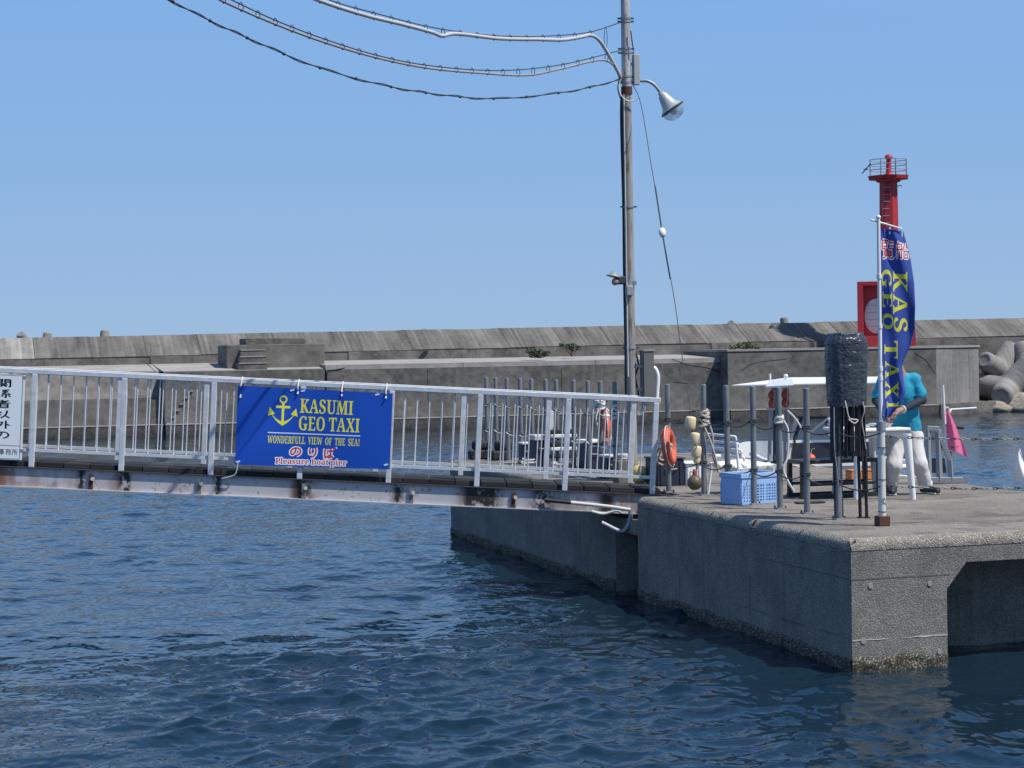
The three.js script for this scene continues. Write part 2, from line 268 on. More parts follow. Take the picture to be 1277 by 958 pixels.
  part(bw, 'wall_section', quadPrism([[-66.3, 2.15], [-66.1, 2.15], [-65.36, 1.275], [-65.7, 1.275]], 'x', -14, xA - 0.01), mWallMid, 'sloping upper face of the recessed wall');
  part(bw, 'wall_section', span(xA, xB, -1, 2.14, -68.8, -64.95), mWallDark);
  part(bw, 'wall_section', span(xB + 0.04, xC + 1, -1, 2.115, -68.8, -64.9), mWallDark);
  for (const [a, b, z, hgt] of [[-14, xA - 0.02, -65.0, 0.37], [xA, xC, -64.72, 0.37], [xC - 0.02, xD, -64.0, 0.37]]) {
    const g = quadPrism([[z - 1.2, -0.8], [z - 1.2, hgt], [z, hgt], [z + 0.03, -0.8]], 'x', a, b); part(bw, 'footing', g, mWet);
    part(bw, 'footing_lip', quadPrism([[z - 1.2, hgt], [z - 1.2, hgt + 0.03], [z + 0.015, hgt + 0.025], [z + 0.015, hgt]], 'x', a, b), mSpeck);
  }
  part(bw, 'wall_block', span(xC, xD, -1, 2.5, -68.5, -64.25), mWallMid, 'taller block standing forward of the wall');
  part(bw, 'block_cap', span(xC - 0.03, xD + 0.02, 2.5, 2.575, -68.5, -64.22), mShelf);
  part(bw, 'wall_block', quadPrism([[xD, -64.25], [xE, -65.3], [xE, -68.5], [xD, -68.5]], 'y', -1, 2.5), mStreak, 'paler rain streaked face');
  part(bw, 'block_cap', quadPrism([[xD + 0.02, -64.22], [xE + 0.05, -65.27], [xE + 0.05, -68.5], [xD + 0.02, -68.5]], 'y', 2.5, 2.575), mShelf);
  part(bw, 'footing', quadPrism([[xD + 0.003, -63.95], [xE + 0.55, -65.0], [xE + 0.55, -68], [xD + 0.003, -68]], 'y', -0.8, 0.42), mWallMid);
  // cracks standing out as dark broken lines
  for (const pts of [[[838, 448], [858, 455], [880, 458], [902, 465]], [[840, 476], [858, 478]]]) part(bw, 'crack', tube(pts.map(([a, b]) => at(a, b, { z: -64.90 })), 0.014, 24, 4), M.black);
  for (const pts of [[[925, 462], [938, 454], [958, 450], [980, 448]], [[1140, 440], [1155, 450], [1166, 466]]]) part(bw, 'crack', tube(pts.map(([a, b]) => at(a, b, { z: -64.25 })), 0.012, 24, 4), M.black);
  part(bw, 'crack', tube([[408, 479], [407.5, 468], [409, 463], [420, 461], [430, 459]].map(([a, b]) => at(a, b, { z: -64.90 })), 0.022, 24, 4), M.black);
  for (const px of [533, 700]) part(bw, 'joint', tube([[px, 460], [px + 1, 500]].map(([a, b]) => at(a, b, { z: -64.90 })), 0.016, 4, 4), mWet);
  // nosings of the steps that climb the wall
  for (const [px, py] of [[238, 488], [232, 496], [226.5, 504], [221, 512], [215.5, 520.5], [210, 528]]) { const p = at(px, py, { z: -64.95 }); part(bw, 'step_nosing', box(p.x, p.y, p.z + 0.02, 0.14, 0.035, 0.06), mShelf); }
  // low platform with steps on the shelf
  const h0 = at(283, 460, { z: -65.9 }), h1 = at(405, 460, { z: -65.9 }), ht = at(340, 429.5, { z: -65.9 }).y, zf = -65.9;
  const hut = thing('lookout_platform', 'square concrete platform with three steps on the breakwater shelf', 'platform', V((h0.x + h1.x) / 2, 2.17, -66.5));
  part(hut, 'base_block', span(h0.x, h1.x, 2.1, ht, -68.1, zf, 0.03), mWallMid);
  const u0 = at(306, 425, { z: -66.6 }).x, u1 = at(381, 425, { z: -66.6 }).x; part(hut, 'upper_block', span(u0, u1, ht, ht + 0.22, -68, -66.6, 0.02), mWallDark);
  for (let i = 0; i < 3; i++) { const a = at(297 + i * 2.6, 450, { z: -65.3 }).x, b = at(329, 450, { z: zf }).x; part(hut, 'step', span(a, b, 2.17 + i * 0.225, 2.17 + (i + 1) * 0.225 - 0.004, zf - 0.01, zf + 0.68 - i * 0.22), mWallMid); part(hut, 'step_nosing', span(a, b, 2.17 + (i + 1) * 0.225 - 0.03, 2.17 + (i + 1) * 0.225 + 0.006, zf + 0.4 - i * 0.22, zf + 0.7 - i * 0.22), mShelf); }
}
// tetrapods: four tapering legs cast in one piece
const tetraGeo = (() => {
  const legs = [V(0, 1, 0), V(0.943, -0.333, 0), V(-0.471, -0.333, 0.816), V(-0.471, -0.333, -0.816)];
  return sdfMesh((x, y, z) => { let d = 9; for (const l of legs) { const t = x * l.x + y * l.y + z * l.z, rad = Math.hypot(x - l.x * t, y - l.y * t, z - l.z * t), r = lerp(0.52, 0.38, clamp(t / 1.45)); const side = rad - r, cap = t - 1.45 + (rad < 0.2 ? 0.03 : 0), low = -t - 0.1; d = smin(d, Math.max(side, cap + Math.max(0, side + 0.1) * 0.7, low), 0.06); } return d; }, V(-1.65, -1.2, -1.65), V(1.65, 1.65, 1.65), 0.055);
})();
const mTetra = conc(0.23, 0.06, 2.4, { patch: 0.3, grain: 0.3, seed: 61 });
function tetrapod(px, py, z, s, rot, label, group) {
  const p = at(px, py, { z }), t = shadowed(new THREE.Mesh(tetraGeo, mTetra)); t.name = numbered('tetrapod'); t.position.copy(p); t.rotation.set(...rot); t.scale.setScalar(s); t.userData = { label, category: 'tetrapod' }; if (group) t.userData.group = group; scene.add(t); return t;
}
const aim = (x, y, z, spin) => { const e = new THREE.Euler().setFromQuaternion(new THREE.Quaternion().setFromUnitVectors(V(0, 1, 0), V(x, y, z).normalize()).multiply(new THREE.Quaternion().setFromAxisAngle(V(0, 1, 0), spin))); return [e.x, e.y, e.z]; };
tetrapod(1255, 487, -66.3, 1.02, aim(-0.62, -0.12, 0.78, 0.2), 'weathered concrete tetrapod with its round leg end facing the harbour');
tetrapod(1246, 464, -67.6, 0.95, aim(-0.75, 0.35, 0.5, 2.6), 'concrete tetrapod lying against the breakwater wall behind the front one', 'tetrapods heaped beside the streaked wall');
tetrapod(1286, 466, -67.0, 0.95, aim(-0.6, 0.1, 0.8, 1.3), 'concrete tetrapod lying high on the heap above the brown rocks', 'tetrapods heaped beside the streaked wall');
tetrapod(1302, 495, -66.4, 1.0, aim(0.2, 0.3, 0.9, 0.7), 'concrete tetrapod low on the heap beside the brown rocks', 'tetrapods heaped beside the streaked wall');
for (const [px, py, s, r] of [[33, 422, 1, [0.2, 0.5, 0.5]], [57, 424, 1, [0.1, 1.1, -0.3]], [107, 424, 0.9, [0.9, 0.3, 0.2]], [131, 421, 1, [0.4, 1.6, -0.6]], [257, 423, 0.9, [0.3, 0.2, 0.5]], [371, 419, 0.9, [0.7, 0.9, 0.1]], [528, 417, 0.9, [0.2, 2, 0.1]], [918, 405, 1.0, [0.3, 0.3, 0.7]], [932, 406, 0.9, [0.9, 1.2, 0.2]], [980, 404, 1.0, [0.3, 1.9, -0.4]], [870, 412, 0.9, [0.3, 2.9, -0.4]]])
  { const t = tetrapod(px, py, -72.6, s * 0.4, r, 'concrete tetrapod tip showing above the breakwater parapet', 'tetrapods piled on the sea side of the breakwater'); t.position.y -= 0.3; }
// rocks at the water's edge under the tetrapods
const mRock = conc(0.24, 0.14, 1.6, { patch: 0.5, grain: 0.4, seed: 71 });
[[1238, 507, 0.75, 0.34, 'flat brown rock at the waterline beside the breakwater footing'], [1270, 503, 0.9, 0.55, 'tall brown rock at the waterline under the tetrapods'], [1300, 506, 1.2, 0.6, 'broad brown rock at the waterline beside the tall one']].forEach(([px, py, rx, ry, label], i) => {
  const g = mergeVertices(new THREE.IcosahedronGeometry(1, 5).deleteAttribute('uv').deleteAttribute('normal')), p = g.attributes.position, b = at(px, py, { z: -65.6 });
  for (let q = 0; q < p.count; q++) { const v = V().fromBufferAttribute(p, q), n = 0.75 + 0.5 * fbm(v.x * 2 + i * 9 + 20, v.y * 2 + v.z * 1.7 + 20, 4); p.setXYZ(q, v.x * rx * n, v.y * ry * n, v.z * 0.8 * n); }
  g.computeVertexNormals(); g.translate(b.x, b.y - 0.12, b.z); solo('shore_rock', label, 'rock', uvBox(g), mRock);
});
// shrubs rooted on the breakwater shelf
const mLeafA = new THREE.MeshPhysicalMaterial({ color: C(0.05, 0.085, 0.03), roughness: 0.7, transmission: 0.3, thickness: 0 }), mLeafB = new THREE.MeshPhysicalMaterial({ color: C(0.1, 0.14, 0.035), roughness: 0.7, transmission: 0.3, thickness: 0 }), mBark = std(0.09, 0.065, 0.045, 0.9);
function shrub(px, py, z, w, h, lobes, mat, label) {
  const b = at(px, py, { z }), s = thing('shrub', label, 'shrub', b), leaf = [], stems = [];
  for (const [lx, ly, r] of lobes) {
    const c = b.clone().add(V(lx * w, ly * h, rr(-0.1, 0.1)));
    stems.push(tube([b.clone(), b.clone().lerp(c, 0.5).add(V(rr(-0.04, 0.04), 0.03, 0)), c], 0.015, 8, 5));
    for (let i = 0; i < 90 * r / 0.2; i++) { const d = V(rr(-1, 1), rr(-1, 1), rr(-1, 1)); if (d.length() > 1) { i--; continue; } const g = new THREE.PlaneGeometry(rr(0.05, 0.1), rr(0.03, 0.05)); g.rotateX(rr(-1.5, 1.5)); g.rotateY(rr(0, 6.28)); g.translate(c.x + d.x * r, Math.max(b.y + 0.02, c.y + d.y * r * 0.75), c.z + d.z * r); leaf.push(g); }
  }
  part(s, 'stem', merge(stems), mBark); part(s, 'foliage', merge(leaf), mat);
}
shrub(671, 446.5, -65.6, 0.75, 0.5, [[-0.35, 0.55, 0.17], [-0.1, 0.4, 0.2], [0.15, 0.35, 0.18], [0.38, 0.3, 0.15], [-0.3, 0.2, 0.14], [0.1, 0.15, 0.2]], mLeafA, 'dense green shrub spilling over the shelf of the breakwater wall');
shrub(713, 445, -66.6, 0.8, 0.5, [[-0.4, 0.85, 0.13], [-0.15, 0.75, 0.15], [0.1, 0.8, 0.15], [0.38, 0.65, 0.12], [0, 0.55, 0.12]], mLeafA, 'small umbrella shaped shrub on a bare stem on the breakwater shelf');
shrub(928, 436, -65.1, 1.1, 0.3, [[-0.4, 0.25, 0.14], [-0.15, 0.55, 0.17], [0.1, 0.6, 0.17], [0.35, 0.35, 0.15], [0.5, 0.15, 0.1]], mLeafB, 'low yellow green bush on top of the forward wall block');

// ---------------------------------------------------------------- red light beacon
{
  const fc = at(1106, 431, { z: -66.2 }), z = fc.z, dB = fc.clone().sub(EYEP).dot(fwd), y0 = 2.575;    // built square on, then turned to face the harbour mouth
  const p = (x, y) => V(fc.x + (x - 1106) * dB / FOCAL, at(x, y, { d: dB }).y, z), b0 = p(1070.5, 431), b1 = p(1142, 431), bt = p(1075, 351).y;
  const L = thing('light_beacon', 'red harbour light beacon with railed gallery on a recessed red base', 'beacon', V((b0.x + b1.x) / 2, y0, z - 0.9));
  const wx = b1.x - b0.x, cx = (b0.x + b1.x) / 2, zc = z - 0.9;
  // base: a frame around a deep recess, slightly wider at the foot
  const f = 0.22, hB = bt - y0;
  part(L, 'base_body', span(b0.x + 0.012, b1.x - 0.1, y0, bt - 0.01, z - 1.75, z - 0.42, 0.02), M.red);
  part(L, 'base_frame', span(b0.x, b0.x + f, y0 + 0.004, bt, z - 0.425, z, 0.015), M.red);
  part(L, 'base_frame', quadPrism([[b1.x - f - 0.1, y0 + 0.004], [b1.x, y0 + 0.004], [b1.x - 0.12, bt], [b1.x - f - 0.1, bt]], 'z', z - 0.425, z), M.red);
  part(L, 'base_frame', span(b0.x + f, b1.x - f - 0.1, bt - 0.16, bt - 0.003, z - 0.425, z, 0.01), M.red);
  part(L, 'base_frame', span(b0.x + f, b1.x - f - 0.1, y0 + 0.006, y0 + 0.42, z - 0.425, z, 0.01), M.red);
  const pl = p(1093, 394); { const s = new THREE.Shape(); s.absellipse(0, 0, 0.42, 0.66, 0, Math.PI * 2); const g = new THREE.ExtrudeGeometry(s, { depth: 0.03, bevelEnabled: true, bevelSize: 0.01, bevelThickness: 0.01, bevelSegments: 1, curveSegments: 28 }); g.translate(pl.x, pl.y, z - 0.41); const pq = part(L, 'plaque', g, std(0.62, 0.6, 0.57, 0.7), 'pale oval stone plaque'); for (let i = 0; i < 4; i++) part(pq, 'plaque_joint', box(pl.x, pl.y - 0.4 + i * 0.27, z - 0.363, 0.72, 0.012, 0.006), M.greySteel); }
  // shaft
  const s0 = p(1099.2, 300), s1 = p(1122, 300), sx = (s0.x + s1.x) / 2, sr = (s1.x - s0.x) / 2 * 1.05, gy = p(1110, 224).y;
  const oct = (r0, r1, ya, yb, rot = Math.PI / 8) => { const g = new THREE.CylinderGeometry(r1, r0, yb - ya, 8); g.rotateY(rot); g.translate(sx, (ya + yb) / 2, zc); return toCreasedNormals(g, 0.3); };
  part(L, 'shaft', oct(sr * 1.12, sr, bt - 0.01, gy), M.red);
  part(L, 'gallery_corbel', oct(sr * 1.25, sr * 1.55, gy - 0.03, gy + 0.07), M.red);
  const gw = (p(1136, 222).x - p(1084, 222).x) / 2, gtop = p(1110, 217.5).y;
  part(L, 'gallery_floor', oct(gw * 1.0, gw * 1.04, gy + 0.07, gtop), M.red);
  const rl = thingless(L, 'railing', sx, gtop, zc, gw * 0.93, 0.62);
  const ly = p(1110, 217).y; part(L, 'lantern_stand', place(lathe([[0, 0], [0.17, 0], [0.17, 0.06], [0.11, 0.1], [0.1, 0.42], [0.09, 0.62], [0.15, 0.66], [0.16, 0.72], [0.12, 0.78], [0.06, 0.82], [0, 0.83]], 16), V(sx + 0.02, ly, zc)), M.red);
  // ladder on the camera side
  for (const d of [-1, 1]) part(L, 'ladder_rail', bar(V(sx - 0.08 + d * 0.16, bt + 0.2, zc + sr + 0.14), V(sx - 0.08 + d * 0.16, gtop - 0.02, zc + sr + 0.14), 0.035), std(0.33, 0.06, 0.06, 0.6));
  for (let y = bt + 0.35, i = 0; y < gy; y += 0.27, i++) part(L, 'ladder_rung', rod(V(sx - 0.24, y, zc + sr + 0.14), V(sx + 0.08, y, zc + sr + 0.14), 0.014), M.greySteel);
  for (const y of [bt + 0.5, gy - 0.4]) part(L, 'ladder_bracket', bar(V(sx - 0.08, y, zc + sr - 0.1), V(sx - 0.08, y, zc + sr + 0.14), 0.3, 0.03), std(0.33, 0.06, 0.06, 0.6));
  part(L, 'solar_panel', (() => { const g = new THREE.BoxGeometry(0.5, 0.03, 0.36); g.rotateZ(0.85); g.translate(sx - gw - 0.03, gtop + 0.28, zc + 0.35); return g; })(), std(0.03, 0.04, 0.07, 0.2));
  part(L, 'panel_arm', bar(V(sx - gw + 0.02, gtop + 0.25, zc + 0.35), V(sx - gw - 0.14, gtop + 0.27, zc + 0.35), 0.05), M.greySteel);
  part(L, 'drain_pipe', tube([V(sx + sr * 0.8, gy - 0.25, zc + 0.3), V(sx + sr + 0.1, gy - 0.2, zc + 0.3), V(sx + sr + 0.16, gy - 0.26, zc + 0.3)], 0.02, 8), M.greySteel);
  const turn = -Math.atan2(fc.x, -fc.z); L.rotation.y = turn; L.position.x += -0.9 * Math.sin(turn); L.position.z += 0.9 * (1 - Math.cos(turn));
}
function thingless(parent, name, x, y, z, r, h) {         // an octagonal railing built as parts of the beacon
  const c = (i) => V(x + r * Math.cos(i * Math.PI / 4 + 0.39), y, z + r * Math.sin(i * Math.PI / 4 + 0.39));
  for (let i = 0; i < 8; i++) { const a = c(i), b = c(i + 1);
    part(parent, 'rail_post', rod(a, a.clone().setY(y + h), 0.02), M.greySteel);
    for (const k of [0.36, 0.7, 1]) part(parent, 'rail', rod(a.clone().setY(y + h * k), b.clone().setY(y + h * k), 0.016), M.greySteel); }
}

// ---------------------------------------------------------------- concrete pier
const XL = 7.27, XR = 11.31, Z0 = -14.5, ZS = -19.58, ZS2 = -20.3, ZF = -27.5;
const rough3 = (x, y, z) => fbm(x * 3 + z * 2.1, y * 3 + z * 1.3, 4) - 0.5;
// exposed aggregate: pale and dark pebbles in grey mortar
function pebble(u, v, scale, per) {
  let best = 9, id = 0; const x = u * scale, y = v * scale, ix = Math.floor(x), iy = Math.floor(y), w = (a) => ((a % per) + per) % per;
  for (let j = -1; j <= 1; j++) for (let i = -1; i <= 1; i++) { const a = w(ix + i), b = w(iy + j), d = Math.hypot(ix + i + h2(a, b) - x, iy + j + h2(a + 91, b + 7) - y); if (d < best) { best = d; id = h2(a + 13, b + 57); } }
  return [best, id];
}
const sideTex = tex(1024, 1024, (u, v) => { const [d, id] = pebble(u, v, 150, 150), a = fbm(u * 8, v * 8, 4, 8), s = fbm(u * 30, v * 2, 3, 30); let k = 0.18 * (1 + 0.6 * (a - 0.5) + 0.35 * (s - 0.5)); if (d < 0.36) k *= 0.6 + 1.5 * id * id; return [k * 1.05, k, k * 0.87]; });
const sideBump = tex(1024, 1024, (u, v) => { const [d] = pebble(u, v, 150, 150); return 0.5 * clamp(1 - d * 2) + 0.5 * fbm(u * 16, v * 16, 4, 16); }, { srgb: false });
const mPierSide = new THREE.MeshStandardMaterial({ map: withScale(sideTex, 1.9), bumpMap: withScale(sideBump, 1.9), bumpScale: 0.006, roughness: 0.95 });
const deckTex = tex(1024, 1024, (u, v) => { const [d, id] = pebble(u + 0.3, v, 90, 90), a = fbm(u * 5, v * 5, 5, 5), b = sst(0.58, 0.7, fbm(u * 9 + 4, v * 9, 4, 9)); let k = 0.18 * (1 + 0.75 * (a - 0.5)); if (d < 0.3) k *= 0.7 + 0.9 * id; k *= 1 - 0.3 * b; return [k * 1.13, k, k * 0.84]; });
const mDeck = new THREE.MeshStandardMaterial({ map: withScale(deckTex, 2.6), bumpMap: withScale(sideBump, 2.6), bumpScale: 0.012, roughness: 0.95 });
const mEdge = new THREE.MeshStandardMaterial({ map: withScale(tex(512, 512, (u, v) => { const [d, id] = pebble(u, v, 46, 46), a = fbm(u * 6, v * 6, 4, 6); let k = 0.24 * (1 + 0.5 * (a - 0.5)); if (d < 0.4) k *= 0.6 + 1.1 * id; return [k * 1.09, k, k * 0.83]; }), 0.9), bumpMap: withScale(sideBump, 1.9), bumpScale: 0.02, roughness: 0.95 });
const mBarn = new THREE.MeshStandardMaterial({ map: withScale(tex(512, 512, (u, v) => { const [d, id] = pebble(u, v, 60, 60), a = fbm(u * 10, v * 10, 4, 10); let k = d < 0.42 ? 0.06 + 0.3 * id * id * id : 0.03; k *= 0.6 + 0.8 * a; return [k * 1.12, k, k * 0.72]; }), 0.9), roughness: 0.9 });
{
  const pier = thing('concrete_pier', 'grey concrete pier with chamfered opening reaching out into the harbour', 'pier', V(9.3, 0, -21));
  const BEV = 0.07;
  // fronts: the near end has an opening with haunched corners
  const o0 = at(1181.5, 780, { z: Z0 }).x, hy = at(1179, 735, { z: Z0 }).y, top = at(1240, 699, { z: Z0 }).y, hx = at(1205, 700, { z: Z0 }).x - o0, o1 = XR - (o0 - XL);
  part(pier, 'end_wall', quadPrism([[XL, -1.2], [o0, -1.2], [o0, hy], [o0 + hx, top], [o1 - hx, top], [o1, hy], [o1, -1.2], [XR, -1.2], [XR, DECK - BEV], [XL, DECK - BEV]], 'z', Z0 - 0.85, Z0), mPierSide);
  part(pier, 'body_block', span(XL + 0.003, XR - 0.003, -1.2, DECK - BEV, ZS, Z0 - 0.845), mPierSide);
  part(pier, 'recess_wall', span(XL + 0.6, XR - 0.003, -1.2, DECK - BEV, ZS2 - 0.8, ZS + 0.002), mPierSide);
  part(pier, 'body_block', span(XL + 0.004, XR - 0.003, -1.2, DECK - 0.42, -21.05, ZS2), mPierSide);
  part(pier, 'body_block', span(XL + 0.004, XR - 0.003, -1.2, DECK - BEV, ZF, -21.05), mPierSide);
  part(pier, 'landing_ledge', span(XL + 0.006, XL + 0.62, DECK - 0.42, DECK - 0.27, -21.04, ZS - 0.002), mPierSide);
  // deck slabs with worn, rounded edges that run round each block
  const slab = (x0, x1, z0, z1, worn) => {
    part(pier, 'deck_slab', grid(Math.ceil((x1 - x0) / 0.05), Math.ceil((z0 - z1) / 0.05), (u, v) => { const x = lerp(x0 + BEV, x1 - BEV, u), z = lerp(z0 - BEV, z1 + BEV * (worn.back ? 1 : 0), v), e = sst(0, 0.1, Math.min(u, 1 - u, v)); return V(x, DECK + 0.010 * e * (fbm(x * 2 + 5, z * 2, 3) - 0.5) - 0.001, z); }, (u, v, q) => [q.x, q.z]), mDeck);
    const prof = [[-0.004, -BEV - 0.03], [-0.004, -BEV], [0.012, -BEV * 0.55], [0.035, -BEV * 0.2], [BEV, 0]];
    const run = (a, b, inn) => { const L = a.distanceTo(b), n = Math.ceil(L / 0.025); return grid(4, n, (u, v) => { const k = Math.round(u * 4), p = a.clone().lerp(b, v), ch = sst(0.6, 0.85, fbm(v * L * 5 + a.x, k * 0.3 + a.z, 4)) * 0.013 + rough3(v * L * 4, k, 2) * 0.008 * (k === 0 || k === 4 ? 0 : 1); return V(p.x + inn.x * (prof[k][0] + ch * (k > 0 && k < 4 ? 1 : 0)), DECK + prof[k][1] - ch * (k > 1 && k < 4 ? 0.6 : 0), p.z + inn.z * (prof[k][0] + ch * (k > 0 && k < 4 ? 1 : 0))); }, (u, v) => [v * L, u * 0.12]); };
    const flip = (g) => { const i = g.index.array; for (let q = 0; q < i.length; q += 3) { const t = i[q]; i[q] = i[q + 1]; i[q + 1] = t; } g.computeVertexNormals(); return g; };
    // the left kerb edge is cast in lengths
    let z = z0; while (z > z1 + 0.05) { const zn = Math.max(z1, z - 1.02); part(pier, 'edge_length', flip(run(V(x0, 0, z), V(x0, 0, zn + 0.012), V(1, 0, 0))), mEdge); z = zn; }
    if (worn.front) part(pier, 'edge_length', run(V(x0, 0, z0), V(x1, 0, z0), V(0, 0, -1)), mEdge);
    part(pier, 'edge_length', run(V(x1, 0, z0), V(x1, 0, z1), V(-1, 0, 0)), mEdge);
    if (worn.back) part(pier, 'edge_length', flip(run(V(x0, 0, z1), V(x1, 0, z1), V(0, 0, 1))), mEdge);
  };
  for (const [a, b] of [[Z0, ZS], [-21.05, ZF]]) part(pier, 'deck_core', span(XL + 0.045, XR - 0.045, DECK - BEV - 0.004, DECK - 0.026, a - 0.045, b + 0.01), mEdge);
  slab(XL, XR, Z0, ZS, { front: 1 }); slab(XL, XR, -21.05, ZF, { back: 1 });
  part(pier, 'deck_slab', span(XL + 0.55, XR - 0.01, DECK - BEV, DECK - 0.003, -21.1, ZS + 0.07), mDeck);
  // tide zone: crusted shells and weed
  const crust = (a, b, out, h) => grid(Math.ceil(a.distanceTo(b) / 0.018), 12, (u, v) => { const p = a.clone().lerp(b, u), y = lerp(-0.12, h * (0.75 + 0.6 * fbm(u * a.distanceTo(b) * 4, 3, 3)), v), n = (0.004 + 0.03 * Math.pow(fbm(u * a.distanceTo(b) * 22, y * 22, 3), 2)) * (v > 0.99 ? -0.2 : 1); return V(p.x + out.x * n, y, p.z + out.z * n); }, (u, v, q) => [q.x + q.z, q.y]);
  part(pier, 'tide_crust', crust(V(XL - 0.004, 0, Z0), V(o0, 0, Z0 + 0.003), V(0, 0, 1), 0.10), mBarn);
  part(pier, 'tide_crust', crust(V(XL, 0, ZS), V(XL, 0, Z0 + 0.004), V(-1, 0, 0), 0.10), mBarn);
  part(pier, 'tide_crust', crust(V(XL + 0.004, 0, ZF), V(XL + 0.004, 0, ZS2), V(-1, 0, 0), 0.10), mBarn);
  // casting joints and the pale line of salt above the tide
  const jy = at(1100, 721, { z: Z0 }).y, sy = at(1100, 797, { z: Z0 }).y;
  const line = (a, b, y, h, out, mat, ragged) => part(pier, ragged ? 'salt_line' : 'casting_joint', grid(Math.ceil(a.distanceTo(b) / 0.02), 1, (u, v) => { const p = a.clone().lerp(b, u), w = h * (ragged ? Math.max(0, 1.9 * fbm(u * a.distanceTo(b) * 5 + a.z, 7, 4) - 0.45) : 1); return V(p.x, y + (v - 0.5) * w + (ragged ? 0.014 * (fbm(u * 9, 2, 3) - 0.5) : 0), p.z).addScaledVector(out, 0.004); }), mat);
  const salt = std(0.5, 0.49, 0.44, 0.95), seam = std(0.1, 0.095, 0.08, 0.95);
  line(V(XL, 0, Z0), V(o0, 0, Z0), sy, 0.022, V(0, 0, 1), salt, true); line(V(XL, 0, -17), V(XL, 0, Z0), sy + 0.01, 0.012, V(-1, 0, 0), seam, true);
  line(V(XL, 0, Z0), V(o0 + 0.03, 0, Z0), jy, 0.006, V(0, 0, 1), seam); line(V(XL, 0, -16.2), V(XL, 0, Z0), jy, 0.006, V(-1, 0, 0), seam);
  for (const [px, py] of [[1086, 731], [1160, 728], [1172, 813], [1077, 800]]) { const p = at(px, py, { z: Z0 + 0.004 }), g = new THREE.CylinderGeometry(0.022, 0.024, 0.008, 14); g.rotateX(Math.PI / 2); g.translate(p.x, p.y, p.z); part(pier, 'tie_hole_plug', g, std(0.3, 0.29, 0.26, 0.95)); }
  for (const [px, py, l] of [[847, 735, 0.22], [934, 740, 0.2], [675, 668, 0.1]]) { const p = at(px, py, { x: XL - 0.002 }); part(pier, 'lime_run', grid(2, 14, (u, v) => V(p.x - 0.003, p.y + l * (v - 0.5) * 2, p.z + (u - 0.5) * 0.012 * (0.4 + fbm(v * 9, px, 2))), null), std(0.26, 0.25, 0.22, 0.95)); }
}

// ---------------------------------------------------------------- gangway bridge
const BR = onDeck(813, 616), BL = at(39.4, 582, { d: 21.0 });
const bx = BR.clone().sub(BL).normalize(), bz = V(0, 0, 1).addScaledVector(bx, -bx.z).setY(0).normalize(), by = bz.clone().cross(bx).normalize(); bz.copy(bx).cross(by);
const BAY = BR.distanceTo(BL) / 7;
const BP = (x, y, z) => BL.clone().addScaledVector(bx, x).addScaledVector(by, y).addScaledVector(bz, z);   // bridge frame: along, up, towards the front rail
const bBox = (x0, x1, y0, y1, z0, z1, bev = 0) => { const g = bev ? new RoundedBoxGeometry(x1 - x0, y1 - y0, z1 - z0, 2, bev) : new THREE.BoxGeometry(x1 - x0, y1 - y0, z1 - z0); g.translate((x0 + x1) / 2, (y0 + y1) / 2, (z0 + z1) / 2); const u = uvBox(g); u.applyMatrix4(new THREE.Matrix4().makeBasis(bx, by, bz).setPosition(BL)); return u; };
// painted steel with rust where the photograph shows it (metres along the beam from the left post)
const pxToBx = (px) => at(px, 600, { d: 21.1 }).sub(BL).dot(bx);
const rustAt = [[-0.4, 0.55, 0.9], [0.25, 0.4, 0.5], [0.95, 0.25, 0.5], [1.6, 0.2, 0.25], [2.9, 0.3, 0.4], [2.95, 0.2, 0.6], [4.78, 0.22, 0.9], [4.98, 0.28, 1], [5.55, 0.2, 0.6], [5.9, 0.25, 0.8], [6.35, 0.35, 0.9], [6.6, 0.3, 0.8]];
const darkAt = [[0.55, 0.05], [1.0, 0.06], [1.05, 0.03], [2.03, 0.05], [2.95, 0.1], [4.0, 0.06], [4.8, 0.1], [5.0, 0.13], [5.6, 0.14], [6.3, 0.1]];
const beamTex = tex(2048, 128, (u, v) => {
  const x = u * 10.2 - 2.6, y = v * 0.235, n = fbm(x * 9, y * 9 + 3, 4), n2 = fbm(x * 40, y * 30, 3), drip = fbm(x * 26, y * 1.5 + 8, 3);
  let k = 0.52 + 0.1 * (n - 0.5) + 0.05 * (n2 - 0.5), c = [k * 1.0, k * 0.95, k * 0.96], r = 0, d = 0;
  for (const [cx, w, s] of rustAt) r += s * Math.exp(-((x - cx) ** 2) / (w * w * 0.35)) * sst(0.3, 0.58, 0.6 * n + 0.4 * drip) * (x > 4.4 ? 0.62 : 1.1);
  for (const [cx, w] of darkAt) d += Math.exp(-((x - cx) ** 2) / (w * w)) * sst(0.3, 0.52, n2 * 0.5 + n * 0.5) * 1.1;
  r = Math.max(r, 0.6 * sst(0.6, 0.74, n2) * sst(0.42, 0.58, n)); r = clamp(r); d = clamp(d);
  c = [lerp(c[0], 0.2, r), lerp(c[1], 0.075, r), lerp(c[2], 0.035, r)]; return [lerp(c[0], 0.025, d), lerp(c[1], 0.018, d), lerp(c[2], 0.016, d)];
});
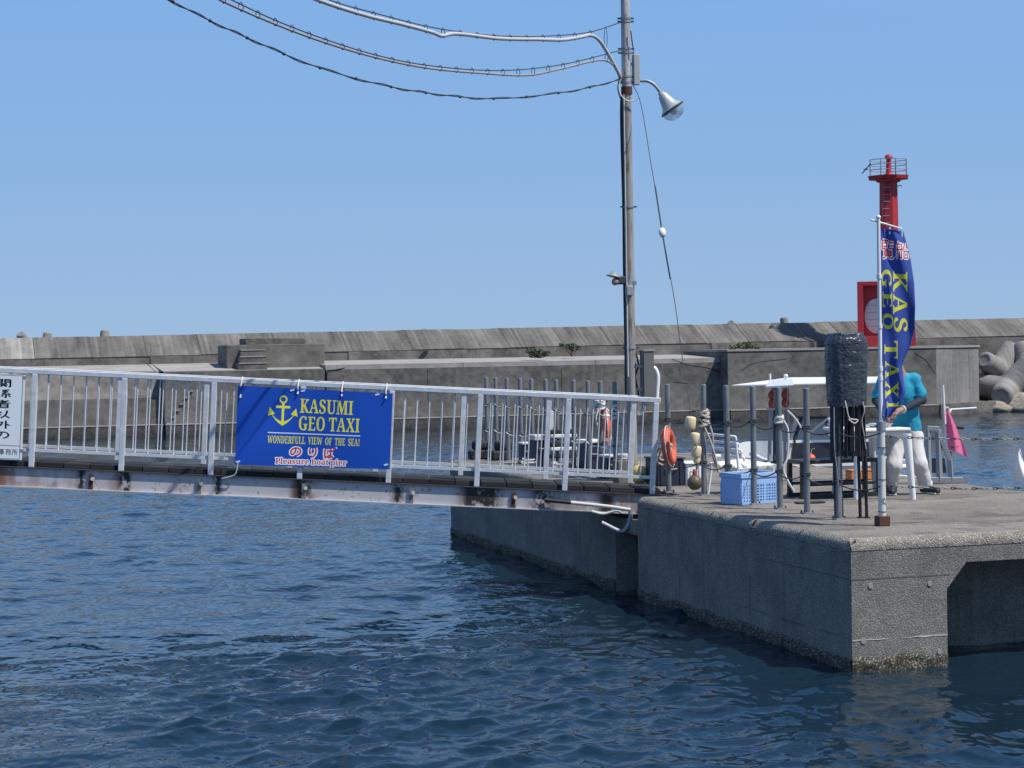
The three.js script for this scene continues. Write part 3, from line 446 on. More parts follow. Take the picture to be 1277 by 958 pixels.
{
  const g = thing('gangway_bridge', 'galvanised steel gangway with baluster railings and rust stained side beam', 'footbridge', BL.clone());
  const X0 = -2.5, X1 = BAY * 7 + 0.2, WB = 0.75, mBeam = new THREE.MeshStandardMaterial({ map: beamTex, roughness: 0.6 }), paint = std(0.5, 0.48, 0.48, 0.6);
  for (const [zf, nm] of [[0.05, 'side_beam'], [-WB - 0.05, 'side_beam']]) {
    const web = new THREE.BoxGeometry(X1 - X0, 0.205, 0.012); web.translate((X0 + X1) / 2, -0.115, zf - 0.015); const p = web.attributes.position, uv = web.attributes.uv; for (let i = 0; i < p.count; i++) uv.setXY(i, (p.getX(i) + 2.6) / 10.2, (p.getY(i) + 0.235) / 0.235); web.applyMatrix4(new THREE.Matrix4().makeBasis(bx, by, bz).setPosition(BL));
    const w = part(g, nm, web, mBeam); part(w, 'top_flange', bBox(X0, X1, -0.012, -0.002, zf - 0.085, zf + 0.02), M.darkSteel); part(w, 'bottom_flange', bBox(X0, X1, -0.228, -0.217, zf - 0.085, zf + 0.02), paint);
    for (const px of [-20, 117, 251, 381, 515, 643]) { const x = pxToBx(px); const b = part(g, 'stiffener', bBox(x - 0.035, x + 0.012, -0.216, -0.05, zf - 0.01, zf + 0.016), px === 117 || px === 643 ? M.rust : std(0.2, 0.19, 0.18, 0.7)); part(b, 'bolt', place(new THREE.CylinderGeometry(0.02, 0.02, 0.02, 10), BP(x + 0.008, -0.1, zf + 0.026), bz), M.whiteDirty); }
  }
  // deck planks across the gangway, dark with gaps
  const mPlank = [0.016, 0.022, 0.032].map((k) => std(k * 1.05, k, k * 0.95, 0.9));
  for (let x = X0, i = 0; x < X1 - 0.25; x += 0.285, i++) part(g, 'deck_plank', bBox(x, x + 0.272, 0.0, 0.055, -WB - 0.03, 0.012, 0.006), mPlank[i * 5 % 3]);
  // railings
  const hot = galv;
  for (const [zr, side] of [[0, 0], [-WB, 1]]) { const sk = side ? -0.17 : 0;   // the back rail is set back a little along the skewed walkway
    const R = part(g, 'railing', bBox(X0, BAY * 7 + 0.045 + sk, 1.01, 1.065, zr - 0.04, zr + 0.04, 0.008), hot);
    for (let i = -2; i <= 7; i++) { if (i === 7 && side) part(R, 'post', bBox(i * BAY - 0.029 + sk, i * BAY + 0.029 + sk, 0.06, 1.009, zr - 0.025, zr + 0.025, 0.006), hot); else part(R, 'post', bBox(i * BAY - 0.029 + sk, i * BAY + 0.029 + sk, side ? 0.06 : -0.004, 1.009, zr - 0.025, zr + 0.025 + (side ? 0 : 0.02), 0.006), hot); }
    part(R, 'bottom_rail', bBox(X0, BAY * 7 + sk, 0.165, 0.198, zr - 0.02, zr + 0.02), hot);
    for (let i = -2; i < 7; i++) for (let k = 1; k <= 6; k++) { const x = (i + k / 7) * BAY + (side ? 0.03 : 0) + sk; part(R, 'baluster', rod(BP(x, 0.19, zr), BP(x, 1.012, zr), 0.0075, 0.0075, 7), hot); }
  }
  // pipe ends and hook at the landing
  const q = (px, py, z = 0.13) => { const d = 21.15; return at(px, py, { d }).addScaledVector(bz, 0); };
  part(g, 'handle_sleeve', tube([q(679, 623.5), q(712, 627)], 0.022, 4, 8), M.black); part(g, 'drain_pipe', tube([q(712, 627), q(760, 632), q(786, 636)], 0.02, 12, 8), M.whiteDirty);
  part(g, 'drain_pipe', tube([q(786, 636), q(786, 648), q(781, 659), q(776, 663), q(750, 652)], 0.026, 20, 8), M.greySteel, 'bent grey pipe hook'); part(g, 'cable_loop', tube([q(738, 638), q(752, 641), q(770, 637), q(776, 640)], 0.017, 14, 6), M.whiteDirty);
}

// ---------------------------------------------------------------- writing: characters drawn stroke by stroke in a 100 x 100 box
const GLYPH = {
  'の': 'M52 20 C50 45 40 76 26 79 C8 78 9 50 25 32 C40 15 75 12 87 38 C95 62 76 82 58 87',
  'り': 'M29 14 C22 34 22 50 26 62 C30 58 33 54 36 49 M68 12 C77 40 75 70 46 90',
  'ば': 'M16 15 C11 40 11 65 17 88 C19 82 22 77 25 73 M34 34 L76 32 M58 15 L58 74 C56 90 37 90 36 80 C36 69 52 66 60 71 C68 75 74 81 79 86 M80 8 L86 20 M91 4 L97 16',
  '関': 'M12 10 L12 92 M12 10 L42 10 L42 40 L12 40 M12 25 L42 25 M88 10 L88 86 L78 92 M88 10 L58 10 L58 40 L88 40 M58 25 L88 25 M38 45 L42 54 M62 45 L58 54 M30 58 L70 58 M26 71 L74 71 M50 58 L50 71 L33 91 M50 71 L68 91',
  '係': 'M28 8 L10 42 M22 30 L22 94 M84 8 L44 18 M70 16 L48 34 L70 36 M78 26 L44 58 L88 56 M78 46 L91 62 M66 58 L66 94 L57 88 M52 68 L40 86 M78 68 L92 86',
  '者': 'M24 22 L72 22 M48 6 L48 40 M8 40 L92 40 M82 12 L12 72 M36 54 L36 94 M36 54 L78 54 L78 94 M36 73 L78 73 M36 92 L78 92',
  '以': 'M18 12 L20 72 L44 56 M34 24 L46 40 M76 8 C76 50 64 76 40 92 M66 64 L92 92',
  '外': 'M32 6 L8 50 M28 26 L52 26 C48 60 30 80 8 94 M22 44 L40 60 M72 6 L72 94 M72 40 L94 58',
  '事': 'M8 17 L92 17 M28 27 L72 27 L72 40 L28 40 L28 27 M22 52 L78 52 L78 79 L22 79 M6 65 L94 65 M50 6 L50 94 L38 90',
  '務': 'M10 12 L42 12 L28 28 M16 22 L36 34 M6 42 L46 42 L38 54 M28 42 L28 92 L20 88 M26 54 L8 78 M62 6 L50 28 M60 18 L88 18 C80 36 66 46 50 50 M62 26 C70 38 84 46 94 50 M54 62 L88 62 L84 91 L75 88 M70 52 C70 76 60 86 50 94',
  '所': 'M8 12 L46 12 M12 28 L12 60 C12 80 8 88 4 94 M12 28 L42 28 L42 52 L12 52 M88 8 L58 18 L58 52 C58 74 52 86 46 94 M58 42 L96 42 M78 42 L78 94',
  '覧': 'M10 6 L10 50 L48 50 M10 6 L46 6 M18 19 L40 19 L40 37 L18 37 M28 6 L28 19 M28 37 L28 50 M62 4 L54 26 M58 14 L94 14 M60 32 L92 32 M26 58 L26 83 L74 83 L74 58 L26 58 M26 66 L74 66 M26 75 L74 75 M40 83 C38 91 24 96 10 98 M60 83 L60 93 C62 98 86 98 91 88',
  '船': 'M26 3 L20 16 M12 18 L12 70 C12 84 8 90 3 94 M12 18 L44 18 L44 92 L35 88 M28 27 L28 38 M28 56 L28 67 M4 48 L52 46 M64 10 C64 28 58 38 52 45 M78 8 L78 33 L95 37 M62 54 L62 93 M62 54 L90 54 L90 93 M62 89 L90 89',
};
function glyph(ctx, ch, x, y, w, h, lw, color) { ctx.save(); ctx.translate(x, y); ctx.scale(w / 100, h / 100); ctx.lineWidth = lw; ctx.lineJoin = 'round'; ctx.lineCap = 'butt'; ctx.strokeStyle = color; ctx.stroke(new Path2D(GLYPH[ch])); ctx.restore(); }
function word(ctx, t, x, y, w, size, color, font = 'bold', fam = 'serif', outline) { ctx.save(); ctx.font = font + ' ' + size + 'px ' + fam; const m = ctx.measureText(t).width; ctx.translate(x, y); ctx.scale(w / m, 1); ctx.textBaseline = 'alphabetic'; if (outline) { ctx.lineWidth = outline; ctx.lineJoin = 'round'; ctx.strokeStyle = '#f4f4f6'; ctx.strokeText(t, 0, 0); } ctx.fillStyle = color; ctx.fillText(t, 0, 0); ctx.restore(); }
function canvasTex(w, h, draw) { const c = document.createElement('canvas'); c.width = w; c.height = h; const x = c.getContext('2d'); draw(x, w, h); const t = new THREE.CanvasTexture(c); t.colorSpace = THREE.SRGBColorSpace; t.magFilter = THREE.LinearFilter; return t; }

// banner on the gangway railing
{
  const S = 5.2;    // texture pixels per photo pixel
  const t = canvasTex(1024, 512, (c, w, h) => {
    c.fillStyle = '#004bb4'; c.fillRect(0, 0, w, h);
    const k = w / 196, v = h / 98, Y = '#f3e836';      // 196 x 98 photo pixels
    word(c, 'KASUMI', 79 * k, 30 * v, 68 * k, 24.5 * v, Y); word(c, 'GEO TAXI', 78 * k, 52 * v, 78 * k, 24.5 * v, Y);
    c.fillStyle = '#e4e6ee'; c.fillRect(40 * k, 55.8 * v, 117 * k, 1.4 * v);
    word(c, 'WONDERFULL  VIEW  OF  THE  SEA!', 40 * k, 69.5 * v, 117 * k, 13 * v, Y);
    for (const [ch, x, hh] of [['の', 68, 14], ['り', 90, 15], ['ば', 111, 16]]) { glyph(c, ch, x * k, 72 * v, 16 * k, hh * v, 32, '#f6f4f6'); } for (const [ch, x, hh] of [['の', 68, 14], ['り', 90, 15], ['ば', 111, 16]]) glyph(c, ch, x * k, 72 * v, 16 * k, hh * v, 13, '#c22235');
    word(c, 'Pleasure boat pier', 51 * k, 95 * v, 90 * k, 10 * v, '#c22235', 'bold', 'serif', 4.2 * k * 0.55);
    // anchor
    c.strokeStyle = Y; c.fillStyle = Y; c.lineCap = 'butt'; const ax = 58 * k, ay = 9 * v; c.lineWidth = 2 * k; c.beginPath(); c.arc(ax, ay + 5.5 * v, 4.0 * v, 0, 6.2832); c.stroke();
    c.lineWidth = 3.2 * k; c.beginPath(); c.moveTo(ax, ay + 9.5 * v); c.lineTo(ax, ay + 36 * v); c.stroke(); c.lineWidth = 3 * v; c.beginPath(); c.moveTo(ax - 9 * k, ay + 15 * v); c.lineTo(ax + 9 * k, ay + 15 * v); c.stroke();
    c.beginPath(); c.moveTo(ax - 17 * k, ay + 18 * v); c.quadraticCurveTo(ax - 13 * k, ay + 31 * v, ax, ay + 38.5 * v); c.quadraticCurveTo(ax + 13 * k, ay + 31 * v, ax + 17 * k, ay + 18 * v); c.lineTo(ax + 18.5 * k, ay + 26 * v); c.lineTo(ax + 13.5 * k, ay + 24.5 * v); c.quadraticCurveTo(ax + 9 * k, ay + 31 * v, ax, ay + 33.5 * v); c.quadraticCurveTo(ax - 9 * k, ay + 31 * v, ax - 13.5 * k, ay + 24.5 * v); c.lineTo(ax - 18.5 * k, ay + 26 * v); c.closePath(); c.fill();
    c.beginPath(); c.moveTo(ax - 19 * k, ay + 26.5 * v); c.lineTo(ax - 16.5 * k, ay + 16 * v); c.lineTo(ax - 10 * k, ay + 24 * v); c.fill(); c.beginPath(); c.moveTo(ax + 19 * k, ay + 26.5 * v); c.lineTo(ax + 16.5 * k, ay + 16 * v); c.lineTo(ax + 10 * k, ay + 24 * v); c.fill();
  });
  const bxOf = (px, py) => at(px, py, { d: 20.95 }).sub(BL);
  const tl = bxOf(296, 481), tr = bxOf(489.5, 491), bl = bxOf(292, 580), br = bxOf(485.5, 586.5);
  const q = (p) => [p.dot(bx), p.dot(by)], [a, b, c, d] = [tl, tr, bl, br].map(q), zf = 0.075;
  const P = (u, v, dz) => { const x = lerp(lerp(c[0], a[0], v), lerp(d[0], b[0], v), u), y = lerp(lerp(c[1], a[1], v), lerp(d[1], b[1], v), u); const fold = 0.012 * Math.sin((u * 2.2 - v) * 5.5) * (1 - u) * (1 - u) + 0.006 * Math.sin(u * 9 + v * 2) + 0.012 * (1 - v) * Math.sin(u * 5 + 1) - 0.008 * Math.exp(-(((u * 1.9 + (1 - v) * 0.9) - 0.75) ** 2) * 60); return BP(x, y, zf + fold + dz); };
  const m = thing('banner', 'blue banner with yellow anchor and lettering tied to the gangway railing', 'banner', BP(c[0] + 0.8, c[1], zf));
  const sheet = part(m, 'sheet', grid(70, 30, (u, v) => P(u, v, 0)), new THREE.MeshStandardMaterial({ map: t, roughness: 0.55, side: THREE.DoubleSide }));
  for (const [u, drop] of [[0.02, 0.12], [0.385, 0.05], [0.67, 0.05], [0.955, 0.05]]) { const k = P(u, 0.985, 0.012), tie = []; const x = k.clone().sub(BL).dot(bx); tie.push(tube([k, BP(x, 1.0, 0.075), BP(x + 0.005, 1.075, 0.02), BP(x + 0.01, 1.07, -0.03), BP(x + 0.012, 1.0, -0.05), BP(x + 0.01, 0.985, 0.01), k.clone().addScaledVector(by, -drop).addScaledVector(bz, 0.012)], 0.009, 40, 6)); part(m, 'tie', merge(tie), M.ropeWhite); }
  for (const [u, v] of [[0.02, 0.04], [0.975, 0.06], [0.35, 0.975], [0.42, 0.975], [0.9, 0.975]]) { const k = P(u, v, 0.003); part(m, 'eyelet_patch', place(new THREE.BoxGeometry(0.045, 0.004, 0.018), k, bz), M.white); }
  part(m, 'tie', tube([P(0.02, 0.03, 0.01), BP(c[0] + 0.01, 0.02, 0.09), BP(c[0] - 0.05, -0.01, 0.085), BP(c[0] - 0.14, -0.035, 0.075)], 0.006, 20, 5), M.ropeWhite);
}
// notice board at the left
{
  const d = 20.95, a = at(-34, 465, { d }).sub(BL), b = at(27.5, 574, { d }).sub(BL), x0 = a.dot(bx), x1 = b.dot(bx), y1 = at(20, 467.5, { d }).sub(BL).dot(by), y0 = at(20, 573.5, { d }).sub(BL).dot(by);
  const t = canvasTex(512, 960, (c, w, h) => {
    const k = w / 61.5, v = h / 107; c.fillStyle = '#e9edf0'; c.fillRect(0, 0, w, h); c.strokeStyle = '#15181e'; c.lineWidth = 5; c.strokeRect(0.8 * k, 0.8 * v, w - 3.2 * k, h - 1.8 * v); c.fillStyle = '#15181e'; c.fillRect(k, 89.2 * v, w - 3 * k, 0.7 * v);
    [...'関係者以外の'].forEach((ch, i) => glyph(c, ch, 27 * k, (5 + i * 13.1) * v, 20.5 * k, 11.6 * v, 11.5, '#11141a'));
    [...'事務所'].forEach((ch, i) => glyph(c, ch, (35 + i * 7.5) * k, 93.5 * v, 6.8 * k, 8.2 * v, 9, '#20242c'));
  });
  const g = thing('notice_board', 'white notice board with black Japanese characters fixed to the gangway railing', 'sign', BP((x0 + x1) / 2, y0, 0.09));
  part(g, 'panel', bBox(x0, x1, y0, y1, 0.06, 0.072), M.white); const f = new THREE.PlaneGeometry(x1 - x0 - 0.004, y1 - y0 - 0.004); f.translate((x0 + x1) / 2, (y0 + y1) / 2, 0.0745); f.applyMatrix4(new THREE.Matrix4().makeBasis(bx, by, bz).setPosition(BL)); part(g, 'printed_face', f, new THREE.MeshStandardMaterial({ map: t, roughness: 0.4 }));
  for (const y of [y0 + 0.1, y1 - 0.03]) part(g, 'clip', bBox(x1 - 0.02, x1 + 0.012, y, y + 0.02, 0.036, 0.08), M.greySteel);
}

// ---------------------------------------------------------------- utility pole, lamp, wires
const POLE = V(8.62, DECK, -21.75);       // stands on the pier deck behind the gangway landing
const poleDepth = POLE.clone().sub(EYEP).dot(fwd);
const onPole = (px, py) => at(px, py, { d: poleDepth });
{
  const base = onPole(788, 590), axis = (py) => onPole(779.8 + (py / 490) * 7.6, py), foot = axis(560).setY(DECK), topP = axis(-120);
  const g = thing('utility_pole', 'slim grey steel utility pole with bolted clamps rising from the pier', 'pole', foot.clone());
  const mPole = new THREE.MeshStandardMaterial({ map: withScale(tex(256, 1024, (u, v) => { const a = fbm(u * 10, v * 14, 4, 14), b = fbm(u * 30 + 2, v * 6, 3, 6), k = 0.44 + 0.2 * (a - 0.5) + 0.12 * (b - 0.5), r = 0.7 * sst(0.62, 0.75, fbm(u * 16 + 5, v * 20, 4, 20)); return [lerp(k, 0.2, r), lerp(k, 0.13, r), lerp(k * 0.97, 0.08, r)]; }), 1), roughness: 0.6, metalness: 0.2 });
  const jn = axis(112); const lower = rod(foot, jn, 0.062, 0.054, 20), upper = rod(jn.clone().add(V(0, -0.05, 0)), topP, 0.060, 0.052, 20);
  part(g, 'lower_shaft', lower, new THREE.MeshStandardMaterial({ map: mPole.map, color: C(0.72, 0.68, 0.63), roughness: 0.65, metalness: 0.2 })); part(g, 'upper_shaft', upper, mPole);
  const ring = (py, r = 0.066, h = 0.025) => { const p = axis(py), k = part(g, 'clamp', place(new THREE.CylinderGeometry(r, r, h, 20), p), M.greySteel); part(k, 'clamp_bolt', bar(p.clone().addScaledVector(right, -0.1), p.clone().addScaledVector(right, 0.1), 0.018), M.darkSteel); };
  for (const py of [23, 27, 61, 66, 96, 103, 258, 434]) ring(py, 0.064);
  part(g, 'junction_collar', place(new THREE.CylinderGeometry(0.068, 0.068, 0.09, 20), axis(113)), M.rust);
  // cables strapped down the left side
  for (const dx of [-6.6, -5.0]) part(g, 'strapped_cable', tube([axis(108), axis(125), axis(260), axis(350), axis(440), axis(480), axis(500)].map((p, i) => p.addScaledVector(right, dx * 0.0097 - (i === 0 ? -0.02 : 0.012 * (i % 2) * 0.3))), 0.014, 60, 6), M.black);
  part(g, 'strapped_cable', tube([axis(118), axis(200), axis(350), axis(470)].map((p) => p.addScaledVector(right, -0.038).addScaledVector(fwd, -0.05)), 0.008, 30, 6), M.whiteDirty);
  part(g, 'cable_tail', tube([axis(440).addScaledVector(right, 0.06), axis(455).addScaledVector(right, 0.09), axis(470).addScaledVector(right, 0.05), axis(492).addScaledVector(right, 0.085), axis(505).addScaledVector(right, 0.05)], 0.012, 30, 6), M.wire);
  part(g, 'terminal_box', (() => { const p = onPole(793, 87); return box(p.x, p.y, p.z, 0.075, 0.37, 0.08, 0.008); })(), std(0.36, 0.37, 0.36, 0.6));
  part(g, 'bracket', bar(axis(80), onPole(792, 80), 0.03), M.greySteel);
  for (const pts of [[[774, 100], [771, 108], [774, 120], [782, 127], [790, 127], [796, 123]], [[772, 98], [770, 112], [773, 124]], [[786, 40], [788, 55], [789.5, 65]]]) part(g, 'loose_cable', tube(pts.map(([a, b]) => onPole(a, b).addScaledVector(fwd, -0.08)), 0.008, 24, 5), pts.length === 3 ? M.wire : M.whiteDirty);
  // meter cabinet and conduit at breast height
  const mb = onPole(807, 467), gb = thing('meter_cabinet', 'grey steel meter cabinet strapped to the utility pole', 'cabinet', mb.clone().setY(mb.y - 0.29));
  part(gb, 'case', box(mb.x, mb.y, mb.z, 0.135, 0.56, 0.14, 0.008), std(0.13, 0.13, 0.125, 0.6)); part(gb, 'lid', box(mb.x + 0.004, mb.y + 0.288, mb.z, 0.155, 0.022, 0.16, 0.006), std(0.24, 0.24, 0.23, 0.6)); part(gb, 'bracket', bar(axis(455), mb.clone().add(V(-0.06, 0.1, 0)), 0.03), M.greySteel); part(gb, 'bracket', bar(axis(485), mb.clone().add(V(-0.06, -0.18, 0)), 0.03), M.greySteel);
  const w = thing('conduit_pipe', 'white plastic conduit bent out of the meter cabinet', 'pipe', onPole(818, 560).setY(DECK)); part(w, 'pipe', tube([onPole(812, 458), onPole(816, 459), onPole(820, 467), onPole(819.5, 490), onPole(818, 520), onPole(817, 560), onPole(816.5, 580).setY(DECK)], 0.026, 60, 10), M.white);
  part(w, 'hose', tube([onPole(803, 498), onPole(803, 510), onPole(799, 517), onPole(795, 518)], 0.028, 20, 8), M.greySteel);
  // street lamp on a curved arm
  const l0 = onPole(797, 101), lp = onPole(823.5, 115), lend = onPole(839, 137), dir = lend.clone().sub(lp).normalize();
  const lamp = thing('lamp', 'grey bell shaped lamp with glass bowl on a curved arm of the pole', 'lamp', lend.clone());
  part(lamp, 'arm', tube([axis(101), l0, onPole(807, 101), onPole(815, 105), onPole(821, 111.5), onPole(824.5, 117)], 0.019, 24, 8), M.greySteel);
  part(lamp, 'shade', place(lathe([[0, -0.0], [0.035, 0], [0.04, 0.03], [0.06, 0.05], [0.075, 0.11], [0.1, 0.19], [0.148, 0.245], [0.152, 0.255], [0.13, 0.255]], 28), lp, dir), new THREE.MeshStandardMaterial({ color: C(0.5, 0.5, 0.49), roughness: 0.4, metalness: 0.3, side: THREE.DoubleSide }));
  part(lamp, 'clasp', place(new THREE.TorusGeometry(0.15, 0.01, 6, 32).rotateX(Math.PI / 2), lp.clone().addScaledVector(dir, 0.252), dir), M.darkSteel);
  part(lamp, 'glass_bowl', place(lathe([[0.143, 0], [0.14, 0.03], [0.125, 0.07], [0.09, 0.105], [0.05, 0.122], [0, 0.127]], 28), lp.clone().addScaledVector(dir, 0.255), dir), new THREE.MeshPhysicalMaterial({ color: C(0.8, 0.85, 0.88), transmission: 0.85, thickness: 0, roughness: 0.25, ior: 1.5 }));
  part(lamp, 'bulb', place(lathe([[0, 0], [0.02, 0], [0.022, 0.05], [0.045, 0.1], [0.04, 0.14], [0, 0.165]], 14), lp.clone().addScaledVector(dir, 0.17), dir), M.white);
  // floodlight lower down
  const fp = onPole(768, 347), fl = thing('floodlight', 'small weathered floodlight bracketed to the pole at mid height', 'floodlight', fp.clone());
  part(fl, 'hood', place(lathe([[0.0, 0.06], [0.03, 0.06], [0.05, 0.03], [0.095, 0], [0.09, -0.004], [0.0, 0.02]], 16), fp.clone().add(V(-0.03, 0.02, 0)), V(0.25, 1, 0)), M.greySteel); part(fl, 'housing', bar(fp.clone().add(V(-0.02, -0.03, 0)), axis(349), 0.1, 0.1, 0.02), M.darkSteel); part(fl, 'lens', place(new THREE.SphereGeometry(0.045, 14, 10), fp.clone().add(V(-0.02, -0.045, 0.03))), std(0.35, 0.22, 0.18, 0.4)); part(fl, 'bracket', bar(axis(353).addScaledVector(right, -0.05), axis(353).addScaledVector(right, 0.08), 0.1, 0.05), M.greySteel); part(fl, 'ballast_box', (() => { const p = axis(363).addScaledVector(fwd, -0.09).addScaledVector(right, -0.01); return box(p.x, p.y, p.z, 0.09, 0.12, 0.07, 0.01); })(), M.greySteel);
  // overhead lines: the depth falls steadily from the pole to a mast on the near quay
  const dep = (px) => lerp(poleDepth, 15.2, clamp((776 - px) / 566, -0.1, 1.6)), W = (l) => l.map(([a, b]) => at(a, b, { d: dep(a) }));
  const line = (name, label, cablePts, r, mat, messPts, hangers) => {
    const t = thing(name, label, 'cable', W([cablePts[cablePts.length - 1]])[0], 'overhead cables running to the utility pole');
    const c = W(cablePts); part(t, 'cable', tube(c, r, 240, 6), mat);
    if (messPts) { const mp = W(messPts), cu = new THREE.CatmullRomCurve3(mp, false, 'centripetal'), cc = new THREE.CatmullRomCurve3(c, false, 'centripetal'); part(t, 'messenger_wire', tube(mp, 0.006, 200, 5), M.wire); const S = cc.getSpacedPoints(600);
      for (let i = 1; i < hangers; i++) { const p = cu.getPointAt(i / hangers); let b = S[0], bd = 9; for (const s of S) { const d = Math.hypot(s.x - p.x, s.z - p.z); if (d < bd) { bd = d; b = s; } } if (bd < 0.3 && Math.abs(b.y - p.y) < 0.3) part(t, 'hanger', tube([p.clone().add(V(0, 0.02, 0)), p.clone().lerp(b, 0.5).add(V(0.02, 0, 0)), b.clone().add(V(0, -r - 0.006, 0)), p.clone().lerp(b, 0.5).add(V(-0.02, 0, 0))], 0.004, 10, 4, true), M.wire); } }
    return t;
  };
  line('service_cable', 'thick pale sheathed cable drooping under its wire and curving down the pole', [[120, -110], [300, -42], [397, 0], [456, 19], [505, 31], [541, 41], [550, 44.5], [566, 42], [623, 48], [670, 49], [703, 49.5], [725, 46], [737, 44], [747, 50], [764, 77], [778, 104]], 0.022, std(0.5, 0.5, 0.5, 0.5), [[120, -118], [300, -50], [411, 0], [470, 17], [538, 34], [600, 43], [651, 45.8], [700, 44], [736, 40], [774, 28]], 30);
  line('service_cable', 'thin grey cable hung from a wire by many small clips', [[80, -110], [200, -40], [275, 0], [341, 29], [397, 50], [463, 70], [529, 84], [599, 91], [660, 93.5], [698, 86], [747, 75], [757, 76], [768, 84], [776, 96]], 0.013, std(0.3, 0.3, 0.3, 0.6), [[80, -116], [200, -44], [289, 0], [345, 26], [411, 51], [470, 69], [529, 81], [623, 88], [698, 81], [774, 63]], 34);
  const tw = line('service_cable', 'dark twisted pair of wires, lowest of the overhead lines', [[40, -110], [130, -48], [212, 0], [256, 23], [317, 51], [397, 84], [491, 109], [576, 121], [623, 123], [689, 117], [731, 110], [774, 99]], 0.006, M.wire);
  { const c = new THREE.CatmullRomCurve3(W([[40, -110], [130, -48], [212, 0], [256, 23], [317, 51], [397, 84], [491, 109], [576, 121], [623, 123], [689, 117], [731, 110], [774, 99]]), false, 'centripetal'), p = []; for (let i = 0; i <= 150; i++) { const q = c.getPointAt(i / 150); p.push(q.add(V(0, 0.013 * Math.sin(i * 0.55 + 1.2 * Math.sin(i * 0.13)), 0))); } part(tw, 'second_wire', tube(p, 0.005, 400, 5), M.wire); for (let i = 6; i < 150; i += 9) part(tw, 'spacer', place(new THREE.SphereGeometry(0.016, 8, 6), c.getPointAt(i / 150)), M.wire); }
  // stay wire with a white insulator
  const sd = (px) => lerp(poleDepth, 21.0, clamp((px - 796) / 68)), Sq = (a, b) => at(a, b, { d: sd(a) }), st = thing('stay_wire', 'slanting stay wire with a white egg insulator beside the pole', 'wire', Sq(862, 512));
  part(st, 'wire', tube([Sq(789, 106), Sq(796, 119), Sq(812, 205), Sq(826, 290), Sq(842, 380), Sq(850, 440), Sq(861, 512)], 0.005, 80, 5), M.wire); part(st, 'wrapped_section', tube([Sq(817, 232), Sq(826, 290), Sq(836, 348)], 0.010, 20, 6), M.wire);
  part(st, 'insulator', place(lathe([[0, -0.06], [0.025, -0.055], [0.04, -0.02], [0.042, 0.015], [0.03, 0.05], [0, 0.06]], 16), Sq(826, 290), Sq(812, 205).sub(Sq(842, 380)).normalize()), M.white);
}

// ---------------------------------------------------------------- railing posts and ropes on the pier
const PX = 7.985, postZ = { A: -20.02, B: -19.42, C: -18.75, D: -18.08, E: -17.45, F: -16.84, G: -16.16 };
function railPost(x, z, h, label, group, name = 'railing_post') {
  const p = V(x, DECK, z), lean = V(rr(-0.012, 0.012), 0, rr(-0.012, 0.012)), g = thing(name, label, 'post', p, group);
  part(g, 'pipe', rod(p.clone(), p.clone().add(V(lean.x, h, lean.z)), 0.03, 0.03, 16), postSteel); part(g, 'cap', place(new THREE.SphereGeometry(0.0305, 14, 6, 0, 6.29, 0, 1.57).scale(1, 0.35, 1), p.clone().add(V(lean.x, h, lean.z))), postSteel);
  part(g, 'base_plate', box(p.x, p.y + 0.006, p.z, 0.1, 0.02, 0.1), M.greySteel); for (const [a, b] of [[-1, -1], [1, 1], [-1, 1], [1, -1]]) part(g, 'anchor_bolt', rod(V(x + a * 0.04, DECK, z + b * 0.04), V(x + a * 0.04, DECK + 0.035, z + b * 0.04), 0.008, 0.008, 6), M.darkSteel);
  return g;
}
const POSTLABEL = { A: 'grey pipe post behind the orange lifebuoy next to the gangway', B: 'grey pipe post wrapped in rope beside the string of floats', C: 'grey pipe post behind the blue crate beside the white chair', D: 'grey pipe post in front of the blue crate', E: 'grey pipe post with pale rope hanging, right beside the blue crate', F: 'grey pipe post standing free in front of the black bench', G: 'grey pipe post in front of the tarpaulin covered bundle' };
for (const k of Object.keys(postZ)) railPost(k === 'A' ? 7.81 : PX, postZ[k], 1.2, POSTLABEL[k], 'pipe posts along the near edge of the pier');
// the further posts: the pixel gives the place along the edge
const farZ = [606.5, 618, 632.5, 649, 663, 681, 694, 714, 733, 748, 766].map((px) => { const d = ray(px + 1, 530); return d.z * (7.95 / d.x); });
farZ.forEach((z, i) => railPost(7.95, z, 1.2, i === 9 ? 'grey pipe post carrying the orange lifebuoy beyond the gangway' : i === 10 ? 'grey pipe post carrying a pale rope bundle next to the utility pole' : 'bare grey pipe post along the pier edge beyond the gangway', 'pipe posts beyond the gangway'));
railPost(11.0, -14.9, 1.2, 'grey pipe post at the far end of the chains across the pier end');
function sag(pts, drop, r, n = 10) { const out = []; for (let i = 0; i < pts.length - 1; i++) for (let k = 0; k < n; k++) { const t = k / n; out.push(pts[i].clone().lerp(pts[i + 1], t).add(V(0, -drop * 4 * t * (1 - t), 0))); } out.push(pts[pts.length - 1].clone()); return tube(out, r, out.length * 2, 6); }
